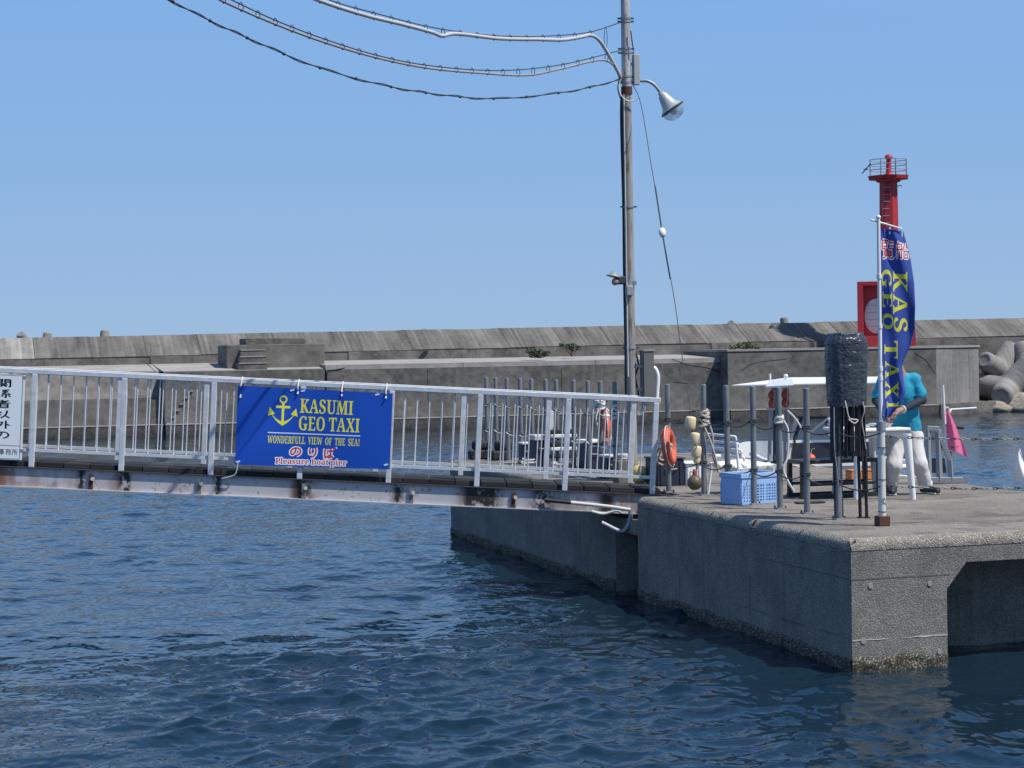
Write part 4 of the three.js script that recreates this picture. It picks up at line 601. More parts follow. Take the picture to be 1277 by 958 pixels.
{
  const FX = 8.02, FZ = -15.35, ks = ['A', 'B', 'C', 'D', 'E', 'F', 'G'];
  for (const [h, label, dr] of [[0.83, 'dark upper rope strung between the near railing posts', 0.05], [0.36, 'dark lower rope strung between the near railing posts', 0.055]]) {
    const pts = [...ks.map((k) => V((k === 'A' ? 7.81 : PX) - 0.036, DECK + h + rr(-0.02, 0.02), postZ[k])), V(FX - 0.03, DECK + h, FZ)], g = thing('rope', label, 'rope', pts[3].clone(), 'ropes of the near railing'); part(g, 'line', sag(pts, dr, 0.0065), M.ropeDark);
    for (const p of pts.slice(0, 7)) part(g, 'knot', tube([0, 1, 2, 3, 4, 5, 6, 7, 8].map((i) => V(p.x + 0.036 + 0.039 * Math.cos(i * 1.5 + 3), p.y - 0.012 + i * 0.004, p.z + 0.039 * Math.sin(i * 1.5 + 3))), 0.009, 40, 5), M.ropeDark);
  }
  for (const [h, label] of [[0.8, 'upper rope strung between the posts beyond the gangway'], [0.42, 'lower white rope strung between the posts beyond the gangway']]) { const g = thing('rope', label, 'rope', V(7.95, DECK + h, farZ[3]), 'ropes beyond the gangway'); part(g, 'line', sag(farZ.map((z) => V(7.915, DECK + h + rr(-0.02, 0.02), z)), 0.03, 0.008, 6), h > 0.5 ? M.rope : M.ropeWhite); for (const z of farZ) part(g, 'knot', place(new THREE.TorusGeometry(0.036, 0.01, 6, 14).rotateX(1.57), V(7.95, DECK + h, z)), M.ropeDark); }
  for (const [h, label] of [[0.80, 'upper black and white chain across the pier end'], [0.36, 'lower black and white chain across the pier end']]) {
    const a = V(FX + 0.03, DECK + h, FZ), b = V(11.0 - 0.03, DECK + h + 0.02, -14.9), g = thing('barrier_chain', label, 'chain', a.clone().lerp(b, 0.5), 'chains across the pier end'), n = 60, L = [[], []];
    const P = (t) => a.clone().lerp(b, t).add(V(0, -0.06 * 4 * t * (1 - t), 0)); for (let i = 0; i < n; i++) { const p = P((i + 0.5) / n), q = P((i + 1) / n).sub(P(i / n)).normalize(), t = new THREE.TorusGeometry(0.009, 0.0042, 6, 10); t.scale(2.6, 1, 1); if (i % 2) t.rotateX(Math.PI / 2); t.applyQuaternion(new THREE.Quaternion().setFromUnitVectors(V(1, 0, 0), q)); t.translate(p.x, p.y, p.z); L[(i >> 1) % 2].push(t); }
    part(g, 'black_links', merge(L[0]), M.black); part(g, 'white_links', merge(L[1]), std(0.3, 0.3, 0.29, 0.6));
  }
}

// ---------------------------------------------------------------- gear at the far end of the pier, behind the gangway
const mpp = (p) => p.clone().sub(EYEP).dot(fwd) / FOCAL;      // metres per photo pixel at a point
function crateBox(name, label, cat, px0, px1, pyTop, pyBase, depth, body, lidMat, lidH = 0.03) {
  const c = onDeck((px0 + px1) / 2, pyBase), m = mpp(c), w = (px1 - px0) * m, h = (pyBase - pyTop) * m, g = thing(name, label, cat, c.clone());
  const z = c.z - depth / 2; part(g, 'body', box(c.x, DECK + (h - lidH) / 2, z, w, h - lidH, depth, 0.012), body);
  const l = part(g, 'lid', box(c.x, DECK + h - lidH / 2 + 0.002, z, w + 0.03, lidH, depth + 0.03, 0.01), lidMat); part(g, 'handle', tube([V(c.x - w * 0.2, DECK + h * 0.62, z + depth / 2), V(c.x - w * 0.2, DECK + h * 0.6, z + depth / 2 + 0.02), V(c.x + w * 0.2, DECK + h * 0.6, z + depth / 2 + 0.02), V(c.x + w * 0.2, DECK + h * 0.62, z + depth / 2)], 0.008, 16, 5), M.greySteel); for (const d of [-1, 1]) part(g, 'rib', box(c.x + d * w * 0.36, DECK + h * 0.45, z + depth / 2 + 0.004, 0.02, h * 0.75, 0.014), body);
  return g;
}
function fender(px, py, label, n) {
  const c = onDeck(px, py), g = thing('dock_fender', label, 'fender', c.clone(), 'rubber fenders at the far end of the pier');
  for (let i = 0; i < n; i++) part(g, 'rubber_block', place(lathe([[0, 0], [0.1, 0], [0.135, 0.02], [0.14, 0.05], [0.14, 0.1], [0.13, 0.13], [0.1, 0.14], [0, 0.14]], 18), c.clone().add(V(0, i * 0.135, -0.12))), M.rubber); part(g, 'rubber_foot', box(c.x - 0.06, DECK + 0.07, c.z - 0.05, 0.3, 0.14, 0.16, 0.03), M.rubber);
}
fender(603, 573, 'black rubber dock fender nearest the far corner of the pier', 2); fender(631, 574, 'black rubber dock fender beside the white lidded bin', 2);
crateBox('lidded_bin', 'dark bin with white lid between the fenders and the black crate', 'bin', 652, 665, 552, 579, 0.22, M.navy, M.whiteDirty);
crateBox('tall_crate', 'tall black crate with dirty white cover beside the tool rack', 'crate', 668, 684, 543, 584, 0.3, M.navy, M.whiteDirty, 0.07);
{ // rack with pale uprights and dark trays
  const c = onDeck(703, 588), m = mpp(c), g = thing('tool_rack', 'pale upright rack holding dark trays beyond the gangway', 'rack', c.clone());
  for (const dx of [-13, 11]) part(g, 'upright', box(c.x + dx * m, DECK + 0.4, c.z - 0.1, 0.075, 0.8, 0.04, 0.008), M.whiteDirty);
  for (const [y, mt] of [[0.2, M.rubber], [0.3, M.white], [0.36, M.rubber], [0.47, M.white], [0.53, M.rubber]]) part(g, 'tray', box(c.x, DECK + y, c.z - 0.06, 34 * m, 0.045, 0.2, 0.01), mt);
}
function ropeHeap(px, py, r, n, mat, label) { // a heap of line: rings that wander
  const c = onDeck(px, py), pts = []; for (let i = 0; i < n * 14; i++) { const a = i * 0.46, q = r * (0.55 + 0.45 * vn(i * 0.21, px)), y = 0.02 + 0.09 * (i / (n * 14)) + 0.05 * vn(i * 0.6, px + 5); pts.push(V(c.x + q * 1.25 * Math.cos(a), DECK + y, c.z + q * Math.sin(a))); }
  const g = thing('rope_heap', label, 'rope', c.clone()); part(g, 'line', tube(pts, 0.012, n * 90, 5), mat); const e = pts[0]; part(g, 'loose_end', tube([e.clone(), e.clone().add(V(0.12, 0.02, 0.08)), e.clone().add(V(0.3, -0.005, 0.05))], 0.012, 20, 5), mat);
}
ropeHeap(703, 590, 0.15, 7, M.ropeWhite, 'tangled heap of white mooring line on the deck before the rack'); ropeHeap(660, 584, 0.12, 4, M.ropeWhite, 'small coil of pale line beside the tall black crate');
{ const c = onDeck(728, 590), g = thing('jerry_can', 'white plastic jerry can standing beside the dark chest', 'can', c.clone()); part(g, 'body', box(c.x, DECK + 0.13, c.z, 0.07, 0.26, 0.14, 0.02), M.white); part(g, 'cap', rod(V(c.x, DECK + 0.25, c.z), V(c.x, DECK + 0.3, c.z), 0.022), M.black); part(g, 'handle', tube([V(c.x, DECK + 0.25, c.z - 0.05), V(c.x, DECK + 0.29, c.z - 0.03), V(c.x, DECK + 0.29, c.z + 0.02), V(c.x, DECK + 0.25, c.z + 0.04)], 0.01, 14, 6), M.white); }
crateBox('equipment_chest', 'dark chest with white top under the hanging orange lifebuoy', 'chest', 731, 752, 549, 592, 0.35, M.navy, M.white, 0.04);
crateBox('equipment_chest', 'low dark chest with pale top beside the concrete weight', 'chest', 757, 772, 568, 598, 0.3, M.navy, M.whiteDirty);
{ const c = onDeck(778, 606), g = thing('concrete_weight', 'square concrete weight with a lifting ring by the gangway landing', 'weight', c.clone()); part(g, 'block', box(c.x, DECK + 0.15, c.z - 0.1, 0.14, 0.3, 0.2, 0.015), mWallMid); part(g, 'lifting_ring', place(new THREE.TorusGeometry(0.03, 0.008, 6, 16), V(c.x, DECK + 0.32, c.z - 0.1)), M.rust); ropeHeapOn(V(c.x + 0.01, DECK + 0.3, c.z - 0.06)); }
function ropeHeapOn(p) { const g = thing('rope_heap', 'bundle of pale rope lying on the concrete weight', 'rope', p.clone()), pts = []; for (let i = 0; i < 60; i++) pts.push(V(p.x + 0.06 * Math.cos(i * 0.7) * (0.6 + 0.4 * vn(i * 0.3, 3)), p.y + 0.015 + i * 0.0009, p.z + 0.05 * Math.sin(i * 0.7))); part(g, 'line', tube(pts, 0.011, 240, 5), M.ropeWhite); }
// lifebuoys
function lifebuoy(c, axis, R, r, mat, label, bandMat, squash = 1) {
  const g = thing('lifebuoy', label, 'lifebuoy', c.clone()), q = new THREE.Quaternion().setFromUnitVectors(V(0, 0, 1), axis.clone().normalize()), T = (geo) => { geo.scale(1, squash, 1); geo.applyQuaternion(q); geo.translate(c.x, c.y, c.z); return geo; };
  part(g, 'ring', T(new THREE.TorusGeometry(R, r, 16, 48)), mat); for (let i = 0; i < 4; i++) part(g, 'band', T(new THREE.TorusGeometry(R, r * 1.035, 14, 6, 0.28).rotateZ(i * Math.PI / 2 + 0.66)), bandMat);
  const line = []; for (let i = 0; i < 32; i++) { const a = i / 32 * 6.2832, k = R + r * (1.12 + 0.35 * Math.abs(Math.sin(a * 2 + 0.2))); line.push(V(k * Math.cos(a), k * Math.sin(a), 0.01)); } part(g, 'grab_line', T(tube(line, 0.006, 160, 5, true)), M.ropeWhite); return g;
}
const postA = V(7.81, DECK, postZ.A), fz = farZ[9];
lifebuoy(at(757, 533, { d: mpp(V(7.95, DECK, fz)) * FOCAL }), V(0.95, 0.05, 0.34).normalize(), 0.165, 0.05, M.orange, 'orange lifebuoy hung edge on from a post beyond the gangway', M.white);
lifebuoy(at(834, 557, { d: 21.3 }), V(0.84, 0.12, 0.54).normalize(), 0.162, 0.052, M.orangeFaded, 'faded orange lifebuoy roped to the post by the gangway landing', std(0.6, 0.12, 0.06, 0.6));
// rope bundles tied to posts
function postBundle(p, y, r, h, mat, label, tails) {
  const pts = []; const n = 70; for (let i = 0; i < n; i++) { const a = i * 0.72, k = r * (0.75 + 0.35 * vn(i * 0.3, p.z * 7)); pts.push(V(p.x + k * Math.cos(a), y - h * (i / n) + 0.04 * (vn(i * 0.9, 4) - 0.5), p.z + k * Math.sin(a))); }
  const g = thing('rope_bundle', label, 'rope', V(p.x, y - h, p.z)); part(g, 'coils', tube(pts, 0.014, 380, 6), mat); for (const t of tails) part(g, 'tail', tube(t, 0.012, 30, 6), mat); return g;
}
postBundle(V(7.95, 0, farZ[9]), DECK + 0.98, 0.06, 0.14, M.ropeWhite, 'pale rope wound round a post above the hanging lifebuoy', [[V(8.0, 1.98, farZ[9] + 0.05), V(8.06, 1.9, farZ[9] + 0.06), V(8.07, 1.83, farZ[9] + 0.04)], [V(7.92, 1.98, farZ[9] + 0.05), V(7.87, 1.85, farZ[9] + 0.06), V(7.9, 1.7, farZ[9] + 0.05)]]);
postBundle(V(7.95, 0, farZ[10]), DECK + 0.94, 0.055, 0.2, M.ropeWhite, 'pale rope bundle hanging in loops from the post nearest the pole', [0.1, 0.03, -0.02].map((k) => [V(7.98, 1.92, farZ[10] + 0.05), V(8.03 + k * 0.3, 1.8, farZ[10] + 0.06), V(8.05, 1.66 - k, farZ[10] + 0.05), V(7.98, 1.78, farZ[10] + 0.06)]));
const pB = V(PX, DECK, postZ.B);
postBundle(pB, DECK + 0.94, 0.062, 0.2, M.rope, 'thick brown rope wound round the post beside the floats', [[V(PX + 0.05, 1.9, pB.z + 0.04), V(PX + 0.09, 1.75, pB.z + 0.05), V(PX + 0.1, 1.5, pB.z + 0.05), V(PX + 0.2, 1.22, pB.z + 0.1), V(PX + 0.16, DECK + 0.02, pB.z + 0.12)], [V(PX - 0.03, 1.9, pB.z + 0.05), V(PX + 0.05, 1.7, pB.z + 0.07), V(PX + 0.11, 1.5, pB.z + 0.08), V(PX + 0.14, 1.35, pB.z + 0.08)]]);
postBundle(postA, DECK + 0.56, 0.055, 0.16, M.rope, 'grey rope coiled on the post beside the faded lifebuoy', [[V(7.78, 1.6, postA.z + 0.05), V(7.7, 1.57, postA.z + 0.07), V(7.68, 1.48, postA.z + 0.07), V(7.76, 1.46, postA.z + 0.07)], [V(7.78, 1.58, postA.z + 0.06), V(7.66, 1.59, postA.z + 0.08), V(7.64, 1.46, postA.z + 0.08), V(7.74, 1.41, postA.z + 0.07), V(7.83, 1.5, postA.z + 0.06)]]);
postBundle(V(PX, 0, postZ.E), DECK + 0.92, 0.036, 0.07, M.ropeWhite, 'white cord tied round the post right of the crate with its ends hanging', [[V(PX + 0.03, 1.98, postZ.E + 0.03), V(PX + 0.07, 1.9, postZ.E + 0.04), V(PX + 0.06, 1.6, postZ.E + 0.04), V(PX + 0.02, 1.5, postZ.E + 0.04), V(PX + 0.06, 1.38, postZ.E + 0.05), V(PX + 0.13, 1.27, postZ.E + 0.05)]]);
// floats
{
  const c = onDeck(801, 604), g = thing('float_buoy', 'big pale yellow float buoy on the deck beside the gangway post', 'buoy', c.clone()); part(g, 'body', place(lathe([[0, 0], [0.06, 0.008], [0.09, 0.05], [0.1, 0.11], [0.095, 0.16], [0.07, 0.205], [0.03, 0.222], [0, 0.224]], 24), V(c.x, DECK, c.z - 0.08)), M.yellowBuoy); part(g, 'eye', place(new THREE.TorusGeometry(0.02, 0.008, 6, 14), V(c.x, DECK + 0.235, c.z - 0.08)), M.yellowBuoy); part(g, 'dark_mark', place(new THREE.SphereGeometry(0.014, 8, 6).scale(1.6, 0.7, 0.5), V(c.x - 0.005, DECK + 0.12, c.z + 0.017)), M.brownBall);
  const F = (px, py) => at(px, py, { d: 20.75 }), f = thing('float_string', 'string of three cream floats hung beside the roped post', 'floats', F(868, 578));
  part(f, 'cord', tube([F(877, 512), F(862, 513), F(860, 519), F(862, 532), F(866, 548), F(868, 564), F(868.5, 580), F(868, 590)], 0.006, 60, 5), M.ropeDark);
  for (const [px, py, s] of [[861, 527.5, 1.08], [866.5, 547, 1], [868.5, 563.5, 0.98], [869, 573.5, 0.62]]) part(f, 'float', place(lathe([[0.012, -0.066], [0.042, -0.062], [0.054, -0.045], [0.056, 0], [0.054, 0.045], [0.042, 0.062], [0.012, 0.066]].map(([a, b]) => [a * s, b * s]), 18), F(px, py), V(0.12, 1, 0.02)), M.cream);
  const b = F(866.5, 602), k = thing('ball_fender', 'dark brown ball fender hanging under the cream floats', 'fender', b.clone()); part(k, 'ball', place(new THREE.SphereGeometry(0.082, 24, 18), b), M.brownBall); part(k, 'neck', place(lathe([[0.028, 0], [0.022, 0.04], [0.02, 0.07], [0, 0.075]], 14), b.clone().add(V(0, 0.07, 0))), M.maroon); part(k, 'cord', tube([b.clone().add(V(0, 0.13, 0)), F(868, 588), F(870, 582), F(876, 578)], 0.006, 20, 5), M.ropeDark);
}
crateBox('storage_box', 'dark blue storage box behind the faded lifebuoy', 'box', 819, 855, 571, 606, 0.4, M.navy, M.navy, 0.02);
crateBox('storage_box', 'white storage box beside the dark blue one', 'box', 855, 876, 577, 605, 0.35, M.white, M.white, 0.02);
// white slatted chair facing right
{
  const c = onDeck(900, 618), d = c.clone().sub(EYEP).dot(fwd), Q = (px, py, back = 0) => at(px, py, { d: d + back }), g = thing('garden_chair', 'white garden chair with slatted back beside the blue crate', 'chair', c.clone());
  for (let i = 0; i < 4; i++) { const y = 541.5 + i * 8.6, x = 880 + i * 1.5; part(g, 'back_slat', bar(Q(x, y, 0.35), Q(x + 33 + i * 2, y + 3, 0.1), 0.03, 0.03, 0.006), M.white); part(g, 'slat_end', tube([Q(x + 33 + i * 2, y + 3, 0.1), Q(x + 37 + i * 2, y + 3.5, 0.08), Q(x + 38 + i * 2, y + 8, 0.08)], 0.014, 10, 6), M.white); }
  part(g, 'seat', quadSlab([Q(884, 577, 0.5), Q(926, 572, 0.5), Q(968, 579, 0.1), Q(924, 585, 0.02)], 0.035), M.white); for (let i = 0; i < 5; i++) part(g, 'seat_slat', bar(Q(890 + i * 17, 577.5, 0.4), Q(900 + i * 15, 582, 0.05), 0.03, 0.02), M.white);
  for (const [a, b] of [[[888, 579], [883, 617]], [[918, 552], [921, 586]], [[964, 583], [966, 612]], [[921, 584], [918, 610]]]) { const p = Q(...b); part(g, 'leg', rod(Q(...a), p, 0.015, 0.013, 10), M.white); }
  part(g, 'arm_rest', box(Q(900, 569, 0.2).x, Q(900, 569, 0.2).y, Q(900, 569, 0.2).z, 0.2, 0.05, 0.1, 0.02), M.white);
}
function quadSlab(q, th) { const n = q[1].clone().sub(q[0]).cross(q[3].clone().sub(q[0])).normalize().multiplyScalar(th), v = [], P = [...q, ...q.map((p) => p.clone().add(n))]; for (const f of [[0, 1, 2, 3], [7, 6, 5, 4], [0, 4, 5, 1], [1, 5, 6, 2], [2, 6, 7, 3], [3, 7, 4, 0]]) for (const i of [0, 1, 2, 0, 2, 3]) v.push(P[f[i]].x, P[f[i]].y, P[f[i]].z); const g = new THREE.BufferGeometry(); g.setAttribute('position', new THREE.Float32BufferAttribute(v, 3)); g.computeVertexNormals(); return uvBox(g); }
// blue lattice crate
{
  const mB = std(0.29, 0.46, 0.74, 0.5), c = onDeck(940, 629), w = 0.47, dp = 0.33, h = 0.31, ang = 0.28, g = thing('plastic_crate', 'pale blue plastic lattice crate on the deck edge', 'crate', c.clone().add(V(0.02, 0, -0.16)));
  const o = g.position.clone(), R = (geo) => { geo.rotateY(ang); geo.translate(o.x, o.y, o.z); return geo; };
  part(g, 'floor', R(box(0, 0.012, 0, w * 0.92, 0.02, dp * 0.92)), mB); part(g, 'rim', R(merge([box(0, h - 0.015, dp / 2, w + 0.03, 0.05, 0.025, 0.006), box(0, h - 0.015, -dp / 2, w + 0.03, 0.05, 0.025, 0.006), box(w / 2, h - 0.015, 0, 0.025, 0.05, dp, 0.006), box(-w / 2, h - 0.015, 0, 0.025, 0.05, dp, 0.006)])), mB);
  const wall = (len, put, solid) => { const L = []; const cols = solid ? 4 : 12; L.push(box(0, h * 0.04 + 0.005, 0, len, 0.03, 0.012), box(0, h * 0.76, 0, len, h * 0.22, 0.012)); for (let i = 0; i <= cols; i++) L.push(box(-len / 2 + len * i / cols, h * 0.4, 0, (i % 4 === 0) ? 0.03 : 0.011, h * 0.62, 0.0125)); for (let k = 1; k < 6; k++) L.push(box(0, h * (0.09 + 0.093 * k), 0, len, 0.0115, 0.0115)); if (solid) L.push(box(0, h * 0.4, 0, len, h * 0.66, 0.008)); const q = merge(L); put(q); return R(q); };
  part(g, 'side_wall', wall(w * 0.97, (q) => q.translate(0, 0, dp / 2 - 0.004)), mB); part(g, 'side_wall', wall(w * 0.97, (q) => q.translate(0, 0, -dp / 2 + 0.004)), mB); for (const d of [-1, 1]) part(g, 'side_wall', wall(dp * 0.95, (q) => { q.rotateY(Math.PI / 2); q.translate(d * (w / 2 - 0.004), 0, 0); }, d < 0), mB);
}
// black bench with thin frame, orange box behind, flat plate
{
  const d = 20.1, Q = (px, py, k = 0) => at(px, py, { d: d + k }), base = onDeck(1012, 622), g = thing('bench', 'low black bench frame standing behind the tarpaulin covered bundle', 'bench', base.clone());
  const H = 0.38, z0 = base.z, x0 = base.x - 0.1, x1 = x0 + 0.95;
  part(g, 'top_board', box((x0 + x1) / 2, DECK + H, z0 - 0.22, x1 - x0, 0.04, 0.36, 0.006), M.black); for (const x of [x0 + 0.03, x1 - 0.03]) for (const z of [z0 - 0.06, z0 - 0.38]) part(g, 'leg', box(x, DECK + H / 2 - 0.01, z, 0.045, H - 0.02, 0.045), M.black); for (const z of [z0 - 0.06, z0 - 0.38]) part(g, 'stretcher', box((x0 + x1) / 2, DECK + 0.14, z, x1 - x0 - 0.1, 0.03, 0.03), M.black); for (const z of [z0 - 0.06, z0 - 0.38]) part(g, 'foot_rail', box((x0 + x1) / 2, DECK + 0.02, z, x1 - x0, 0.035, 0.05), M.black);
  const ob = onDeck(1073, 598); const og = thing('toolbox', 'orange toolbox on the deck beyond the black bench', 'box', ob.clone()); part(og, 'body', box(ob.x, DECK + 0.05, ob.z, 0.32, 0.1, 0.16, 0.012), std(0.6, 0.2, 0.05, 0.5)); part(og, 'lid', box(ob.x, DECK + 0.112, ob.z, 0.33, 0.022, 0.17, 0.008), std(0.55, 0.18, 0.05, 0.5));
  const pl = onDeck(1010, 628); const pg = thing('rubber_mat', 'small flat black mat lying before the black bench', 'mat', pl.clone()); part(pg, 'sheet', box(pl.x, DECK + 0.012, pl.z, 0.3, 0.014, 0.12, 0.004), M.rubber);
}

// ---------------------------------------------------------------- folded canopy under a tarpaulin
{
  const c = onDeck(1061, 648), d = c.clone().sub(EYEP).dot(fwd), m = d / FOCAL, Q = (px, py, k = 0) => at(px, py, { d: d + k }), g = thing('folded_canopy', 'folded pop up canopy with dark crinkled tarpaulin over its top', 'canopy', c.clone());
  const top = Q(1055, 416).y, bot = Q(1056, 505).y, H = top - bot, mid = Q(1055.5, 460), mT = new THREE.MeshPhysicalMaterial({ color: C(0.045, 0.054, 0.068), roughness: 0.27, specularIntensity: 1, side: THREE.DoubleSide });
  const ridge = (x, y) => 1 - Math.abs(2 * fbm(x, y, 3) - 1);
  const crinkle = tex(512, 512, (u, v) => { const a = 1 - Math.abs(2 * fbm(u * 7, v * 7, 3, 7) - 1), b = 1 - Math.abs(2 * fbm(u * 17 + 3, v * 17, 3, 17) - 1); return clamp(0.6 * a * a + 0.4 * b * b); }, { srgb: false }); mT.bumpMap = crinkle; mT.bumpScale = 0.0045; mT.roughness = 0.3;
  part(g, 'tarpaulin', grid(150, 130, (u, v) => {
    const a = u * 6.28318, t = Math.min(1, v * 1.08), cap = v > 0.925 ? (v - 0.925) / 0.075 : 0, ca = Math.cos(a), sa = Math.sin(a), P = (x) => Math.sign(x) * Math.pow(Math.abs(x), 0.72);
    let w = lerp(0.168, 0.184, sst(0, 0.6, t)) * (1 - 0.22 * Math.pow(sst(0.84, 1, t), 1.5)), dd = 0.15 * (1 - 0.12 * sst(0.86, 1, t)); const vv = (x) => vn(x, 0.5, 0);
    const per = u < 0.5 ? u : 1 - u, f = 0.014 * (ridge(per * 15 + 3, t * 2.6 + 1) - 0.6) + 0.009 * (ridge(per * 24 + 9 + t * 5, t * 10) - 0.6) + 0.006 * (ridge(per * 60, t * 24) - 0.5), k = (1 - cap * 0.985);
    const y = bot + H * t + (v < 0.02 ? -0.02 * vn(per * 20, 3) : 0) - cap * 0.0 + 0.02 * cap * (1 - cap) + (1 - t) * 0.03 * (vn(per * 9, 8) - 0.5);
    return V(mid.x + (P(ca) * w + ca * f) * k, y + 0.012 * (ridge(per * 10, 3) - 0.5) * sst(0.8, 1, t), mid.z + (P(sa) * dd + sa * f) * k);
  }, (u, v) => [u * 3, v * 2]), mT);
  const bars = [[1037, -0.05], [1041, 0.05], [1046, -0.09], [1050, 0.09], [1055, -0.02], [1060, 0.07], [1063, -0.07], [1067, 0.02], [1071, -0.05], [1075, 0.06]];
  for (const [px, k] of bars) part(g, 'folded_strut', bar(Q(px, 512 - 12, k), Q(px + rr(-1, 1), 568 + rr(-6, 8), k), 0.024, 0.024), M.black);
  for (const [px, k, y] of [[1043, -0.02, 648], [1050, 0.12, 646], [1073, 0.06, 646], [1081, 0.02, 646]]) { const foot = onDeck(px, y); part(g, 'leg', bar(Q(px - 4, 508, k), foot, 0.026, 0.026), M.black); part(g, 'foot_plate', box(foot.x, DECK + 0.006, foot.z, 0.05, 0.008, 0.05), M.black); }
  part(g, 'truss_bar', bar(Q(1037, 565), Q(1078, 566), 0.03, 0.05), M.black); part(g, 'tie_cord', tube([Q(1054, 500, -0.17), Q(1056, 509, -0.19), Q(1060, 522, -0.18), Q(1070, 524, -0.17), Q(1066, 528, -0.18), Q(1058, 523, -0.18)], 0.006, 40, 5), M.ropeWhite); part(g, 'tie_cord', tube([Q(1076, 501, -0.16), Q(1078, 512, -0.18), Q(1075, 524, -0.17), Q(1078, 545, -0.16), Q(1080, 560, -0.15)], 0.006, 40, 5), M.rope); part(g, 'wire_loop', tube([Q(1040, 508, -0.16), Q(1041, 560, -0.16), Q(1045, 600, -0.1), Q(1046, 640, -0.06)], 0.007, 30, 5), M.greySteel);
}
